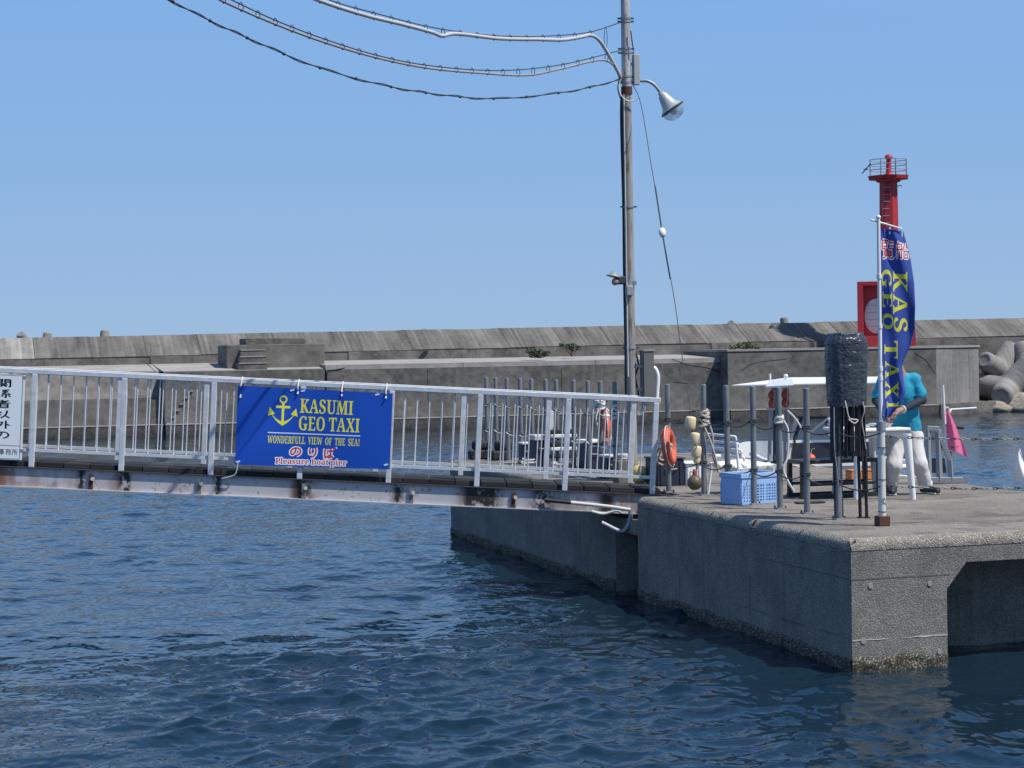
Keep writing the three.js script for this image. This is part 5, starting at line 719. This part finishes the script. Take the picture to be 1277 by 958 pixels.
// ---------------------------------------------------------------- banner flag on its pole
{
  const f = onDeck(1100.5, 656), d = f.clone().sub(EYEP).dot(fwd), Q = (px, py, k = 0) => at(px, py, { d: d + k }), topY = Q(1095, 273).y, jy = Q(1098, 530).y;
  const g = thing('flag_pole', 'white two piece flag pole in a rusty brown socket at the pier corner', 'flagpole', f.clone());
  part(g, 'socket', box(f.x, DECK + 0.045, f.z, 0.11, 0.09, 0.1, 0.008), M.rust); part(g, 'lower_tube', rod(f.clone().setY(DECK + 0.08), f.clone().setY(jy), 0.034, 0.034, 18), M.whiteDirty); part(g, 'upper_tube', rod(f.clone().setY(jy - 0.05), f.clone().setY(topY), 0.019, 0.016, 14), M.white);
  part(g, 'joint_collar', rod(f.clone().setY(jy - 0.05), f.clone().setY(jy + 0.03), 0.043, 0.043, 16), M.greySteel); part(g, 'clamp_screw', rod(f.clone().setY(jy - 0.01).addScaledVector(right, -0.1), f.clone().setY(jy - 0.01), 0.012), M.greySteel); for (const py of [558, 598, 638]) part(g, 'wire_tie', place(new THREE.TorusGeometry(0.036, 0.004, 5, 20).rotateX(1.57), f.clone().setY(Q(1100, py).y)), M.darkSteel);
  for (const py of [345, 407, 460, 472]) part(g, 'pole_clip', rod(f.clone().setY(Q(1097, py).y - 0.02), f.clone().setY(Q(1097, py).y + 0.02), 0.023, 0.023, 12), M.white);
  const c0 = f.clone().setY(topY - 0.02); part(g, 'cross_arm', rod(c0.clone().addScaledVector(right, -0.065).add(V(0, 0.008, 0)), c0.clone().addScaledVector(right, 0.215).addScaledVector(fwd, 0.03).add(V(0, -0.07, 0)), 0.009, 0.007, 8), M.white); part(g, 'pole_cap', place(new THREE.SphereGeometry(0.022, 10, 8), f.clone().setY(topY + 0.01)), M.white);
  const t = canvasTex(384, 1920, (c, w, h) => { // 48 x 240 photo pixels, from (1096, 284)
    c.fillStyle = '#2749a0'; c.fillRect(0, 0, w, h); const k = 8, X = (x) => (x - 1096) * k, Yy = (y) => (y - 284) * k;
    for (const [ch, x] of [['覧', 1099], ['船', 1117]]) glyph(c, ch, X(x), Yy(298), 17 * k, 24 * k, 19, '#f3eef2'); for (const [ch, x] of [['覧', 1099], ['船', 1117]]) glyph(c, ch, X(x), Yy(298), 17 * k, 24 * k, 7, '#b5162e');
    const L = (ch, x0, x1, y0, y1) => { c.save(); c.translate(X(x0), Yy(y0)); c.rotate(Math.PI / 2); c.font = 'bold 200px serif'; const mw = c.measureText(ch).width, H = 146; c.scale((y1 - y0) * k / mw, (x1 - x0) * k / H); c.fillStyle = '#e0dc3e'; c.textBaseline = 'alphabetic'; c.fillText(ch, 0, 0); c.restore(); };
    L('K', 1114, 1132, 336, 363); L('A', 1114, 1132, 366, 391); L('S', 1115, 1132, 394, 415);
    L('G', 1100, 1112, 334, 359); L('E', 1101, 1113, 363, 384); L('O', 1101, 1114, 389, 412); L('T', 1103, 1120, 424, 447); L('A', 1104, 1121, 450, 472); L('X', 1104, 1121, 475, 497); L('I', 1106, 1121, 500, 510);
  });
  const edge = [[285, 1127], [300, 1131], [320, 1136], [350, 1140.5], [380, 1142], [410, 1141], [430, 1136], [445, 1129], [455, 1125.5], [470, 1127], [489, 1130], [503, 1124], [521, 1109]], left = [[285, 1098.5], [470, 1099.5], [495, 1100], [510, 1101], [521, 1103]];
  const I = (l, y) => { let i = 0; while (i < l.length - 2 && y > l[i + 1][0]) i++; return lerp(l[i][1], l[i + 1][1], clamp((y - l[i][0]) / (l[i + 1][0] - l[i][0]))); };
  const fl = thing('banner_flag', 'narrow dark blue advertising flag with yellow letters wrapped by the wind', 'flag', Q(1110, 521));
  part(fl, 'cloth', grid(40, 110, (u, v) => {
    const y0 = lerp(284.5, 521, v), L = I(left, y0), R = I(edge, y0), s = u < 0.72 ? u / 0.72 : 1 - (u - 0.72) / 0.28 * 0.42, x = lerp(L, R, s), top = (1 - v) * (1 - v), drop = 3.5 * s * (v < 0.2 ? 1 : 1);
    const fold = u < 0.72 ? 0 : 0.05 * Math.sin((u - 0.72) / 0.28 * 1.57), wave = (0.035 * Math.sin(s * 4.6 + v * 7 + 0.6) + 0.02 * Math.sin(s * 9 - v * 11)) * sst(0, 0.3, s) * sst(0, 0.1, v + 0.05) + 0.02 * Math.sin(v * 17 + s * 2) * sst(0.55, 0.8, v);
    return Q(x, y0 + drop * (1 - v), -0.03 + fold + wave + 0.05 * s);
  }, (u, v) => { const y0 = lerp(284.5, 521, v), L = I(left, y0), R = I(edge, y0), s = u < 0.72 ? u / 0.72 : 1 - (u - 0.72) / 0.28 * 0.42; return u < 0.72 ? [(lerp(L, R, s) - 1096) / 48, 1 - (y0 - 284) / 240] : [0.99, 0.5]; }), new THREE.MeshPhysicalMaterial({ map: t, roughness: 0.85, side: THREE.DoubleSide, transmission: 0.25, thickness: 0 }));
  for (const px of [1110, 1125]) part(fl, 'loop', bar(Q(px, 279 + (px - 1095) * 0.27, 0.01), Q(px, 288 + (px - 1095) * 0.27, -0.0), 0.014, 0.006), M.white);
}
// ---------------------------------------------------------------- white plastic table
{
  const c = onDeck(1104, 619), g = thing('plastic_table', 'white plastic table with splayed legs on the pier deck', 'table', c.clone()), H = 0.72, x0 = onDeck(1068, 623), x1 = onDeck(1139, 623), zb = x0.z - 0.55;
  const cx = (x0.x + x1.x) / 2, cz = (x0.z + zb) / 2 + 0.02, w = x1.x - x0.x + 0.16;
  part(g, 'top', box(cx, DECK + H, cz, w, 0.035, 0.72, 0.014), M.white); part(g, 'apron', box(cx, DECK + H - 0.05, cz, w - 0.08, 0.06, 0.62, 0.01), M.white);
  for (const [p, sx, sz] of [[x0, -1, 1], [x1, 1, 1], [V(x0.x + 0.02, DECK, zb), -1, -1], [V(x1.x - 0.0, DECK, zb), 1, -1]]) part(g, 'leg', rod(V(p.x, DECK, p.z), V(p.x - sx * 0.05, DECK + H - 0.04, p.z - sz * 0.03), 0.03, 0.05, 8), M.white);
  const pp = V(cx + 0.06, DECK + H + 0.019, cz + 0.1), sh = thing('paper_stack', 'white folded papers lying on the plastic table', 'paper', pp.clone()); for (let i = 0; i < 3; i++) part(sh, 'sheet', box(pp.x + i * 0.03, pp.y + 0.008 + i * 0.014, pp.z, 0.24 - i * 0.02, 0.012, 0.16).rotateY(0), M.white);
  const bp = V(cx - 0.42, DECK + H + 0.018, cz + 0.12), bg = thing('plastic_bag', 'crumpled white plastic bag at the end of the table', 'bag', bp.clone()); const ig = mergeVertices(new THREE.IcosahedronGeometry(1, 4).deleteAttribute('uv').deleteAttribute('normal')), ipos = ig.attributes.position; for (let i = 0; i < ipos.count; i++) { const v = V().fromBufferAttribute(ipos, i), n = 0.7 + 0.6 * (1 - Math.abs(2 * fbm(v.x * 3 + 5, v.y * 3 + v.z * 2 + 5, 3) - 1)); ipos.setXYZ(i, bp.x + v.x * 0.07 * n, bp.y + 0.07 + v.y * 0.08 * n, bp.z + v.z * 0.06 * n); } ig.computeVertexNormals(); part(bg, 'bag', uvBox(ig), M.white);
}
// ---------------------------------------------------------------- person behind the table
{
  const D0 = 20.62, J = (px, py, k = 0) => at(px, py, { d: D0 + k }), fl = J(1113, 612, 0.05), fr = J(1156, 613, 0.05); fl.y = fr.y = DECK + 0.05;
  const g = thing('person', 'person in turquoise shirt, navy arm sleeves and white trousers leaning over the table', 'person', V((fl.x + fr.x) / 2, DECK, (fl.z + fr.z) / 2));
  const hipL = J(1119, 545, 0.1), hipR = J(1139, 545, 0.1), knL = J(1115, 580, -0.02), knR = J(1147, 580, -0.02), anL = fl.clone().add(V(0, 0.06, -0.03)), anR = fr.clone().add(V(0, 0.06, -0.03)), pel = J(1129, 535, 0.1), chest = J(1123, 487, 0.0), neck = J(1118, 455, -0.08), shL = J(1102, 474, -0.03), shR = J(1140, 473, -0.03), elL = J(1093, 500, -0.05), elR = J(1150, 499, -0.05), wrL = J(1101, 514, -0.28), wrR = J(1127.5, 510, -0.32), hdL = J(1106, 517, -0.34), hdR = J(1119, 513.5, -0.38), head = J(1113, 441, -0.17);
  const F = (list, k = 0.03) => (x, y, z) => { let d = 9; for (const [a, b, ra, rb] of list) d = smin(d, capsule(x, y, z, a, b, ra, rb), k); return d; };
  const bounds = (pts, r) => { const lo = V(9e9, 9e9, 9e9), hi = V(-9e9, -9e9, -9e9); for (const p of pts) { lo.min(p); hi.max(p); } return [lo.addScalar(-r), hi.addScalar(r)]; };
  const mk = (list, cell, k, extra) => { const f0 = F(list, k), f = extra ? (x, y, z) => extra(x, y, z, f0(x, y, z)) : f0, [lo, hi] = bounds(list.flatMap((l) => [l[0], l[1]]), Math.max(...list.flatMap((l) => [l[2], l[3]])) + 0.06); return sdfMesh(f, lo, hi, cell); };
  // body: head and face, neck, torso, arms, hands with fingers, legs, in one surface
  const fingers = (w, h, side) => { const dir = h.clone().sub(w).normalize(), sd = V(0, 1, 0).cross(dir).normalize(), dn = V(0, -1, 0), o = []; const pc = h.clone(); o.push([w, pc, 0.026, 0.033]); for (let i = 0; i < 4; i++) { const s = (i - 1.5) * 0.019, r0 = pc.clone().addScaledVector(sd, s).addScaledVector(dir, 0.025), len = [0.062, 0.072, 0.068, 0.052][i], a = r0.clone().addScaledVector(dir, len * 0.55).addScaledVector(dn, 0.012), b = a.clone().addScaledVector(dir, len * 0.3).addScaledVector(dn, 0.032); o.push([r0, a, 0.010, 0.009], [a, b, 0.009, 0.0075]); } const t0 = pc.clone().addScaledVector(sd, side * 0.03).addScaledVector(dir, -0.02), t1 = t0.clone().addScaledVector(sd, side * 0.028).addScaledVector(dir, 0.03).addScaledVector(dn, 0.012), t2 = t1.clone().addScaledVector(dir, 0.03).addScaledVector(dn, 0.01); o.push([t0, t1, 0.012, 0.011], [t1, t2, 0.011, 0.009]); return o; };
  const coarse = mk([[pel, chest, 0.125, 0.135], [chest, neck, 0.13, 0.06], [neck, head, 0.055, 0.06], [shL, shR, 0.06, 0.06], [shL, elL, 0.05, 0.04], [elL, wrL, 0.04, 0.027], [shR, elR, 0.05, 0.04], [elR, wrR, 0.04, 0.027], [hipL, knL, 0.075, 0.055], [knL, anL, 0.053, 0.036], [hipR, knR, 0.075, 0.055], [knR, anR, 0.053, 0.036], [pel, hipL, 0.1, 0.08], [pel, hipR, 0.1, 0.08]], 0.016, 0.03);
  const gaze = V(-0.35, -0.75, 0.9).normalize(), eyeAxis = V(0, 1, 0).cross(gaze).normalize(), crown = gaze.clone().cross(eyeAxis).normalize();
  const headF = (x, y, z) => { let d = ell(x, y, z, head, V(0.078, 0.112, 0.096)); const q = (a, b, c) => head.clone().addScaledVector(eyeAxis, a).addScaledVector(crown, b).addScaledVector(gaze, c); d = smin(d, capsule(x, y, z, q(0, 0.005, 0.09), q(0, -0.03, 0.108), 0.009, 0.014), 0.01); d = smin(d, capsule(x, y, z, q(-0.02, -0.066, 0.085), q(0.02, -0.066, 0.085), 0.009, 0.009), 0.008); d = smin(d, capsule(x, y, z, q(0, -0.085, 0.05), q(0, -0.09, 0.07), 0.03, 0.025), 0.03); for (const s of [-1, 1]) { d = smin(d, ell(x, y, z, q(s * 0.08, -0.005, 0), V(0.014, 0.034, 0.022)), 0.008); d = Math.max(d, -(Math.hypot(x - q(s * 0.032, 0.012, 0.097).x, y - q(s * 0.032, 0.012, 0.097).y, z - q(s * 0.032, 0.012, 0.097).z) - 0.013)); } return d; };
  const hg = sdfMesh(headF, head.clone().addScalar(-0.15), head.clone().addScalar(0.15), 0.006), hands = [...[fingers(wrL, hdL, 1), fingers(wrR, hdR, -1)].map((l) => mk(l, 0.004, 0.012))];
  part(g, 'body', merge([coarse, hg, ...hands]), M.skin);
  part(g, 'hair', sdfMesh((x, y, z) => { const c = head.clone().addScaledVector(crown, 0.02).addScaledVector(gaze, -0.02); let d = ell(x, y, z, c, V(0.088, 0.112, 0.104)) + 0.004 * (vn(x * 60, y * 60 + z * 40) - 0.5); const fx = (x - head.x) * gaze.x + (y - head.y) * gaze.y + (z - head.z) * gaze.z, uy = (x - head.x) * crown.x + (y - head.y) * crown.y + (z - head.z) * crown.z; return Math.max(d, fx - 0.045 - Math.max(0, uy - 0.04) * 0.8, -uy - 0.05); }, head.clone().addScalar(-0.17), head.clone().addScalar(0.17), 0.008), std(0.012, 0.011, 0.011, 0.6));
  const wr = (x, y, z, a) => a * (fbm(x * 14 + 40, y * 14 + z * 9 + 40, 3) - 0.5);
  const cuffL = shL.clone().lerp(elL, 0.72), cuffR = shR.clone().lerp(elR, 0.72), hem = pel.clone().add(V(0, 0.0, 0));
  part(g, 'shirt', mk([[hem, chest, 0.142, 0.14], [chest, neck.clone().add(V(0, -0.04, 0)), 0.14, 0.062], [shL, shR, 0.058, 0.058], [shL, cuffL, 0.06, 0.07], [shR, cuffR, 0.06, 0.07], [pel.clone().addScaledVector(right, -0.06), chest.clone().addScaledVector(right, -0.04), 0.105, 0.1], [pel.clone().addScaledVector(right, 0.07), chest.clone().addScaledVector(right, 0.045), 0.105, 0.1]], 0.011, 0.04, (x, y, z, d) => Math.max(d + wr(x, y, z, 0.022), (pel.y - 0.02) - y, y - neck.y - 0.005)), std(0.012, 0.29, 0.44, 0.8));
  for (const [a, b, c] of [[cuffL.clone().lerp(shL, 0.3), elL, wrL], [cuffR.clone().lerp(shR, 0.3), elR, wrR]]) part(g, 'arm_sleeve', mk([[a, b, 0.056, 0.046], [b, c, 0.046, 0.032]], 0.009, 0.02, (x, y, z, d) => d + wr(x, y, z, 0.008)), std(0.018, 0.022, 0.042, 0.85));
  part(g, 'trousers', mk([[pel, hipL, 0.13, 0.105], [pel, hipR, 0.13, 0.105], [hipL, knL, 0.1, 0.078], [knL, anL.clone().add(V(0, 0.0, 0)), 0.078, 0.074], [hipR, knR, 0.1, 0.08], [knR, anR.clone().add(V(0, 0.0, 0)), 0.08, 0.076]], 0.011, 0.035, (x, y, z, d) => Math.max(d + wr(x, y * 0.6, z, 0.026), y - pel.y - 0.03, DECK + 0.055 - y)), std(0.6, 0.585, 0.56, 0.9));
  for (const [p, s] of [[fl, -1], [fr, 1]]) { const toe = p.clone().add(V(s * 0.06 - 0.02, -0.015, 0.15)), heel = p.clone().add(V(0, -0.01, -0.07)); const sh = part(g, 'shoe', sdfMesh((x, y, z) => Math.max(smin(capsule(x, y, z, heel, toe, 0.045, 0.038), capsule(x, y, z, p.clone().add(V(0, 0.04, -0.03)), p, 0.045, 0.05), 0.03), DECK + 0.016 - y), p.clone().add(V(-0.2, -0.08, -0.2)), p.clone().add(V(0.2, 0.16, 0.28)), 0.01), std(0.025, 0.026, 0.03, 0.6)); part(sh, 'sole', (() => { const q = bar(heel.clone().setY(DECK + 0.01), toe.clone().setY(DECK + 0.01).add(V(0, 0, 0.02)), 0.08, 0.018, 0.008); return q; })(), M.white); }
  const wq = wrR.clone().lerp(hdR, 0.12); part(g, 'wristwatch', place(new THREE.TorusGeometry(0.031, 0.010, 8, 20).rotateX(Math.PI / 2), wq, hdR.clone().sub(wrR)), M.white);
}
// ---------------------------------------------------------------- boats moored on the far side of the pier
function hull(x0, x1, zA, zB, yTop, yKeel, bowAtA) { // outer skin of an open boat, bow at zA or zB
  const n = 40; return grid(n, 16, (u, v) => { const t = bowAtA ? 1 - u : u, z = lerp(bowAtA ? zB : zA, bowAtA ? zA : zB, bowAtA ? 1 - u : u), w = (x1 - x0) / 2 * Math.pow(1 - Math.pow(clamp((t - 0.45) / 0.55), 2.2), 0.6) * (0.9 + 0.1 * sst(0, 0.3, t)), rise = 0.22 * sst(0.5, 1, t), a = (v - 0.5) * Math.PI, s = Math.sign(Math.sin(a)) * Math.pow(Math.abs(Math.sin(a)), 0.55), k = Math.pow(Math.abs(Math.cos(a)), 0.7); return V((x0 + x1) / 2 + s * w, lerp(yTop + rise, yKeel + rise * 0.8, k), z); });
}
const mHull = std(0.72, 0.73, 0.72, 0.35, { side: THREE.DoubleSide });
{
  const d = 25.8, Q = (px, py, k = 0) => at(px, py, { d: d + k }), g = thing('motor_boat', 'white motor boat with flat white canopy moored behind the pier', 'boat', V(12.5, 0, -26.5));
  part(g, 'hull', hull(11.6, 13.4, -24.0, -28.2, 0.98, -0.35, false), mHull); part(g, 'deck', box(12.5, 0.82, -25.2, 1.4, 0.04, 2.2), M.whiteDirty);
  part(g, 'rub_rail', merge([tube([V(11.7, 1.0, -24.05), V(11.6, 1.0, -24.8), V(11.62, 1.02, -25.8), V(11.8, 1.08, -26.8)], 0.04, 40, 8), tube([V(13.3, 1.0, -24.05), V(13.4, 1.0, -24.8), V(13.38, 1.02, -25.8), V(13.2, 1.08, -26.8)], 0.04, 40, 8), tube([V(11.7, 1.0, -24.05), V(12.5, 1.0, -23.98), V(13.3, 1.0, -24.05)], 0.04, 20, 8)]), M.white);
  // canopy: a thin panel, tilted, on two posts
  part(g, 'canopy', quadSlab([Q(913, 481.5, -0.2), Q(1101, 478, -0.2), Q(1100, 471, 0.9), Q(985, 472, 0.9)], 0.014), M.white); part(g, 'canopy_panel', quadSlab([Q(955, 484, -0.3), Q(990, 482, -0.3), Q(988, 474.5, 0), Q(960, 476, 0)], 0.02), std(0.55, 0.58, 0.62, 0.3));
  for (const [a, b] of [[962, 959], [967, 966], [978, 979], [982, 984]]) part(g, 'canopy_post', bar(Q(a, 484, 0.1), Q(b, 585, 0.1), 0.035, 0.035), a % 2 ? M.darkSteel : M.greySteel); part(g, 'cross_bar', bar(Q(956, 510, 0.1), Q(985, 509, 0.1), 0.04), M.whiteDirty); part(g, 'antenna', rod(Q(961, 487), Q(960.5, 466), 0.012), M.white); part(g, 'mast_light', place(new THREE.SphereGeometry(0.032, 14, 10).scale(1, 0.85, 1), Q(980, 469)), M.white); part(g, 'light_stem', rod(Q(980, 470), Q(980, 477), 0.012), M.white);
  // wheelhouse: raked glazed frame over a pale coaming
  const fr = (a, b, w, m) => part(g, 'window_frame', bar(Q(...a), Q(...b), w), m); fr([994, 522, 0.1], [982, 577, 0], 0.05, M.whiteDirty); fr([999, 522, 0.1], [990, 552, 0], 0.035, M.black); fr([995, 521, 0.1], [1042, 521, 0.3], 0.035, M.black); fr([1030, 521, 0.3], [1039, 552, 0.2], 0.035, M.black); fr([982, 551, 0], [1092, 549, 0.2], 0.035, M.white); fr([1004, 545, 0], [1042, 514, 0.1], 0.022, M.whiteDirty);
  part(g, 'window_pane', quadSlab([Q(992, 550, 0.02), Q(1036, 550, 0.2), Q(1028, 523, 0.3), Q(1000, 523, 0.12)], 0.006), M.glass); part(g, 'cabin_side', quadSlab([Q(986, 577, 0), Q(1092, 577, 0.2), Q(1092, 551, 0.22), Q(990, 552.5, 0.02)], 0.03), std(0.02, 0.022, 0.028, 0.25)); part(g, 'coaming', quadSlab([Q(978, 590, -0.05), Q(1098, 592, 0.15), Q(1098, 577, 0.15), Q(978, 577, -0.05)], 0.05), M.whiteDirty); part(g, 'gunwale', bar(Q(966, 581, -0.12), Q(1100, 578, 0.05), 0.05, 0.04), M.white);
  for (const [px, py, l] of [[963, 498, 'left'], [979.5, 497, 'right']]) { const c = Q(px, py, 0), k = thing('float_buoy', l === 'left' ? 'dull red net float with antenna above it under the boat canopy' : 'dull red net float with round mast light above it under the boat canopy', 'buoy', c.clone()); part(k, 'float', merge([place(new THREE.SphereGeometry(0.055, 16, 12).scale(1, 1.15, 1), c.clone().add(V(0, 0.055, 0))), place(new THREE.SphereGeometry(0.055, 16, 12).scale(1, 1.15, 1), c.clone().add(V(0, -0.06, 0)))]), M.maroon); part(k, 'lashing', tube([c.clone().add(V(0, 0.2, 0)), c.clone().add(V(0.01, 0.1, 0.05)), c.clone().add(V(0, 0, 0.06)), c.clone().add(V(-0.01, -0.1, 0.05))], 0.007, 20, 5), M.rope); }
  const ob = Q(1011, 572, -0.15), o = thing('float_buoy', 'bright orange ball float on the boat side below the glazed frame', 'buoy', ob.clone()); part(o, 'ball', place(new THREE.SphereGeometry(0.065, 18, 14), ob), M.orange); part(o, 'cord', tube([ob.clone().add(V(0, 0.06, 0)), ob.clone().add(V(0.01, 0.12, 0.02)), ob.clone().add(V(0.02, 0.14, 0.08))], 0.006, 10, 5), M.ropeWhite);
  const rp = thing('rope_heap', 'white mooring lines looped over the boat gunwale beside the posts', 'rope', Q(985, 578, -0.2)); for (const pts of [[[975, 583], [985, 575], [998, 574], [1010, 579]], [[978, 585], [990, 578], [1005, 578], [1020, 582]], [[970, 584], [982, 580], [995, 582], [1004, 586]], [[982, 512], [990, 520], [996, 528], [1000, 536]]]) part(rp, 'line', tube(pts.map(([a, b]) => Q(a, b, -0.18)), 0.012, 30, 6), M.ropeWhite);
  // small white boat with a mast, behind the ladder
  const s = thing('small_boat', 'small white boat with thin mast moored beside the steel ladder rails', 'boat', V(11.9, 0, -22)); part(s, 'hull', hull(11.45, 12.1, -24.6, -21.9, 0.85, -0.25, true), mHull); const e = 23.2, E = (px, py, k = 0) => at(px, py, { d: e + k });
  part(s, 'mast', rod(E(1182, 590), E(1176, 480), 0.016, 0.013, 10), M.white); part(s, 'boom', rod(E(1186, 511, 0.1), E(1218, 509, 0.1), 0.014), M.white); part(s, 'boom_bracket', tube([E(1178, 517), E(1183, 515), E(1186, 511, 0.1)], 0.014, 12, 6), M.white); part(s, 'rod_holder', bar(E(1188, 533), E(1202, 534), 0.05, 0.035, 0.01), M.rubber); part(s, 'rod_holder', bar(E(1178, 530), E(1189, 530), 0.025, 0.02), M.darkSteel); part(s, 'thwart', box(11.85, 0.85, -22.4, 0.7, 0.05, 0.3, 0.01), M.whiteDirty); part(s, 'windscreen', quadSlab([E(1157, 590, 0.5), E(1181, 590, 0.4), E(1178, 572, 0.5), E(1160, 572, 0.6)], 0.01), std(0.02, 0.03, 0.03, 0.15)); part(s, 'stern_stake', rod(E(1187, 600, -0.1), E(1186, 563, -0.1), 0.016), std(0.12, 0.09, 0.06, 0.8));
  const pf = thing('pennant', 'limp bright pink pennant hanging from the small boat mast', 'flag', E(1190, 572)); part(pf, 'cloth', grid(16, 30, (u, v) => { const L = lerp(1179, 1182.5, v), R = lerp(1183, 1208, Math.pow(v, 0.9)), x = lerp(L, R, u), y = lerp(512, lerp(561, 571.5, u), v) - 6 * Math.sin(u * 3.1) * v * 0.25; return E(x, y, 0.05 * Math.sin(u * 7 + v * 2) * v - 0.05); }), M.pink); part(pf, 'tie', tube([E(1178, 512), E(1181, 508), E(1184, 512), E(1182, 517)], 0.012, 16, 6), M.ropeWhite);
  part(pf, 'print', tube([E(1186, 556.5, -0.08), E(1190, 557.5, -0.08), E(1195, 557, -0.07)], 0.012, 10, 4), M.navy);
  // ladder rails at the pier edge
  const l = 22.15, T = (px, py, k = 0) => at(px, py, { d: l + k }), lg = thing('ladder_rails', 'galvanised grab rails of a ladder at the back edge of the pier', 'ladder', T(1180, 602).setY(DECK)); const R = (a, b, w = 0.05) => part(lg, 'rail', bar(T(...a), T(...b), w, w, 0.006), M.greySteel); R([1157, 534], [1159, 600]); R([1170, 536], [1172, 600], 0.055); R([1156, 534], [1171, 535], 0.055); R([1168, 534], [1185, 574], 0.055); R([1184.5, 573], [1186, 600], 0.055); part(lg, 'sill', bar(T(1160, 599), T(1201, 599), 0.06, 0.07, 0.008), M.greySteel); part(lg, 'sill_end', bar(T(1200, 594), T(1206, 606), 0.05), M.greySteel);
  // bow of another boat at the right with a white flag
  const b3 = thing('small_boat', 'white bow of a boat showing beyond the pier edge under the white flag', 'boat', V(12.2, 0, -17.5)); part(b3, 'hull', hull(11.75, 12.9, -17.9, -14.0, 0.5, -0.3, true), mHull); part(b3, 'flag_staff', rod(at(1290, 625, { d: 21.2 }), at(1271, 560, { d: 21.2 }), 0.012), M.whiteDirty);
  const wf = thing('white_flag', 'limp white flag on a short staff over the boat bow', 'flag', at(1270, 601, { d: 21.2 })); part(wf, 'cloth', grid(18, 24, (u, v) => at(lerp(lerp(1272, 1291, v), lerp(1271, 1262, Math.pow(v, 0.8)), u), lerp(562, lerp(604, 596, u), v) + 3 * Math.sin(u * 3.1) * v, { d: 21.15 + 0.05 * Math.sin(u * 6 + v * 3) * v })), M.clothWhite);
}

scene.traverse((o) => { if (o.isMesh) o.castShadow = o.receiveShadow = true; });
renderer.setSize(1024, 768);
renderer.render(scene, camera);
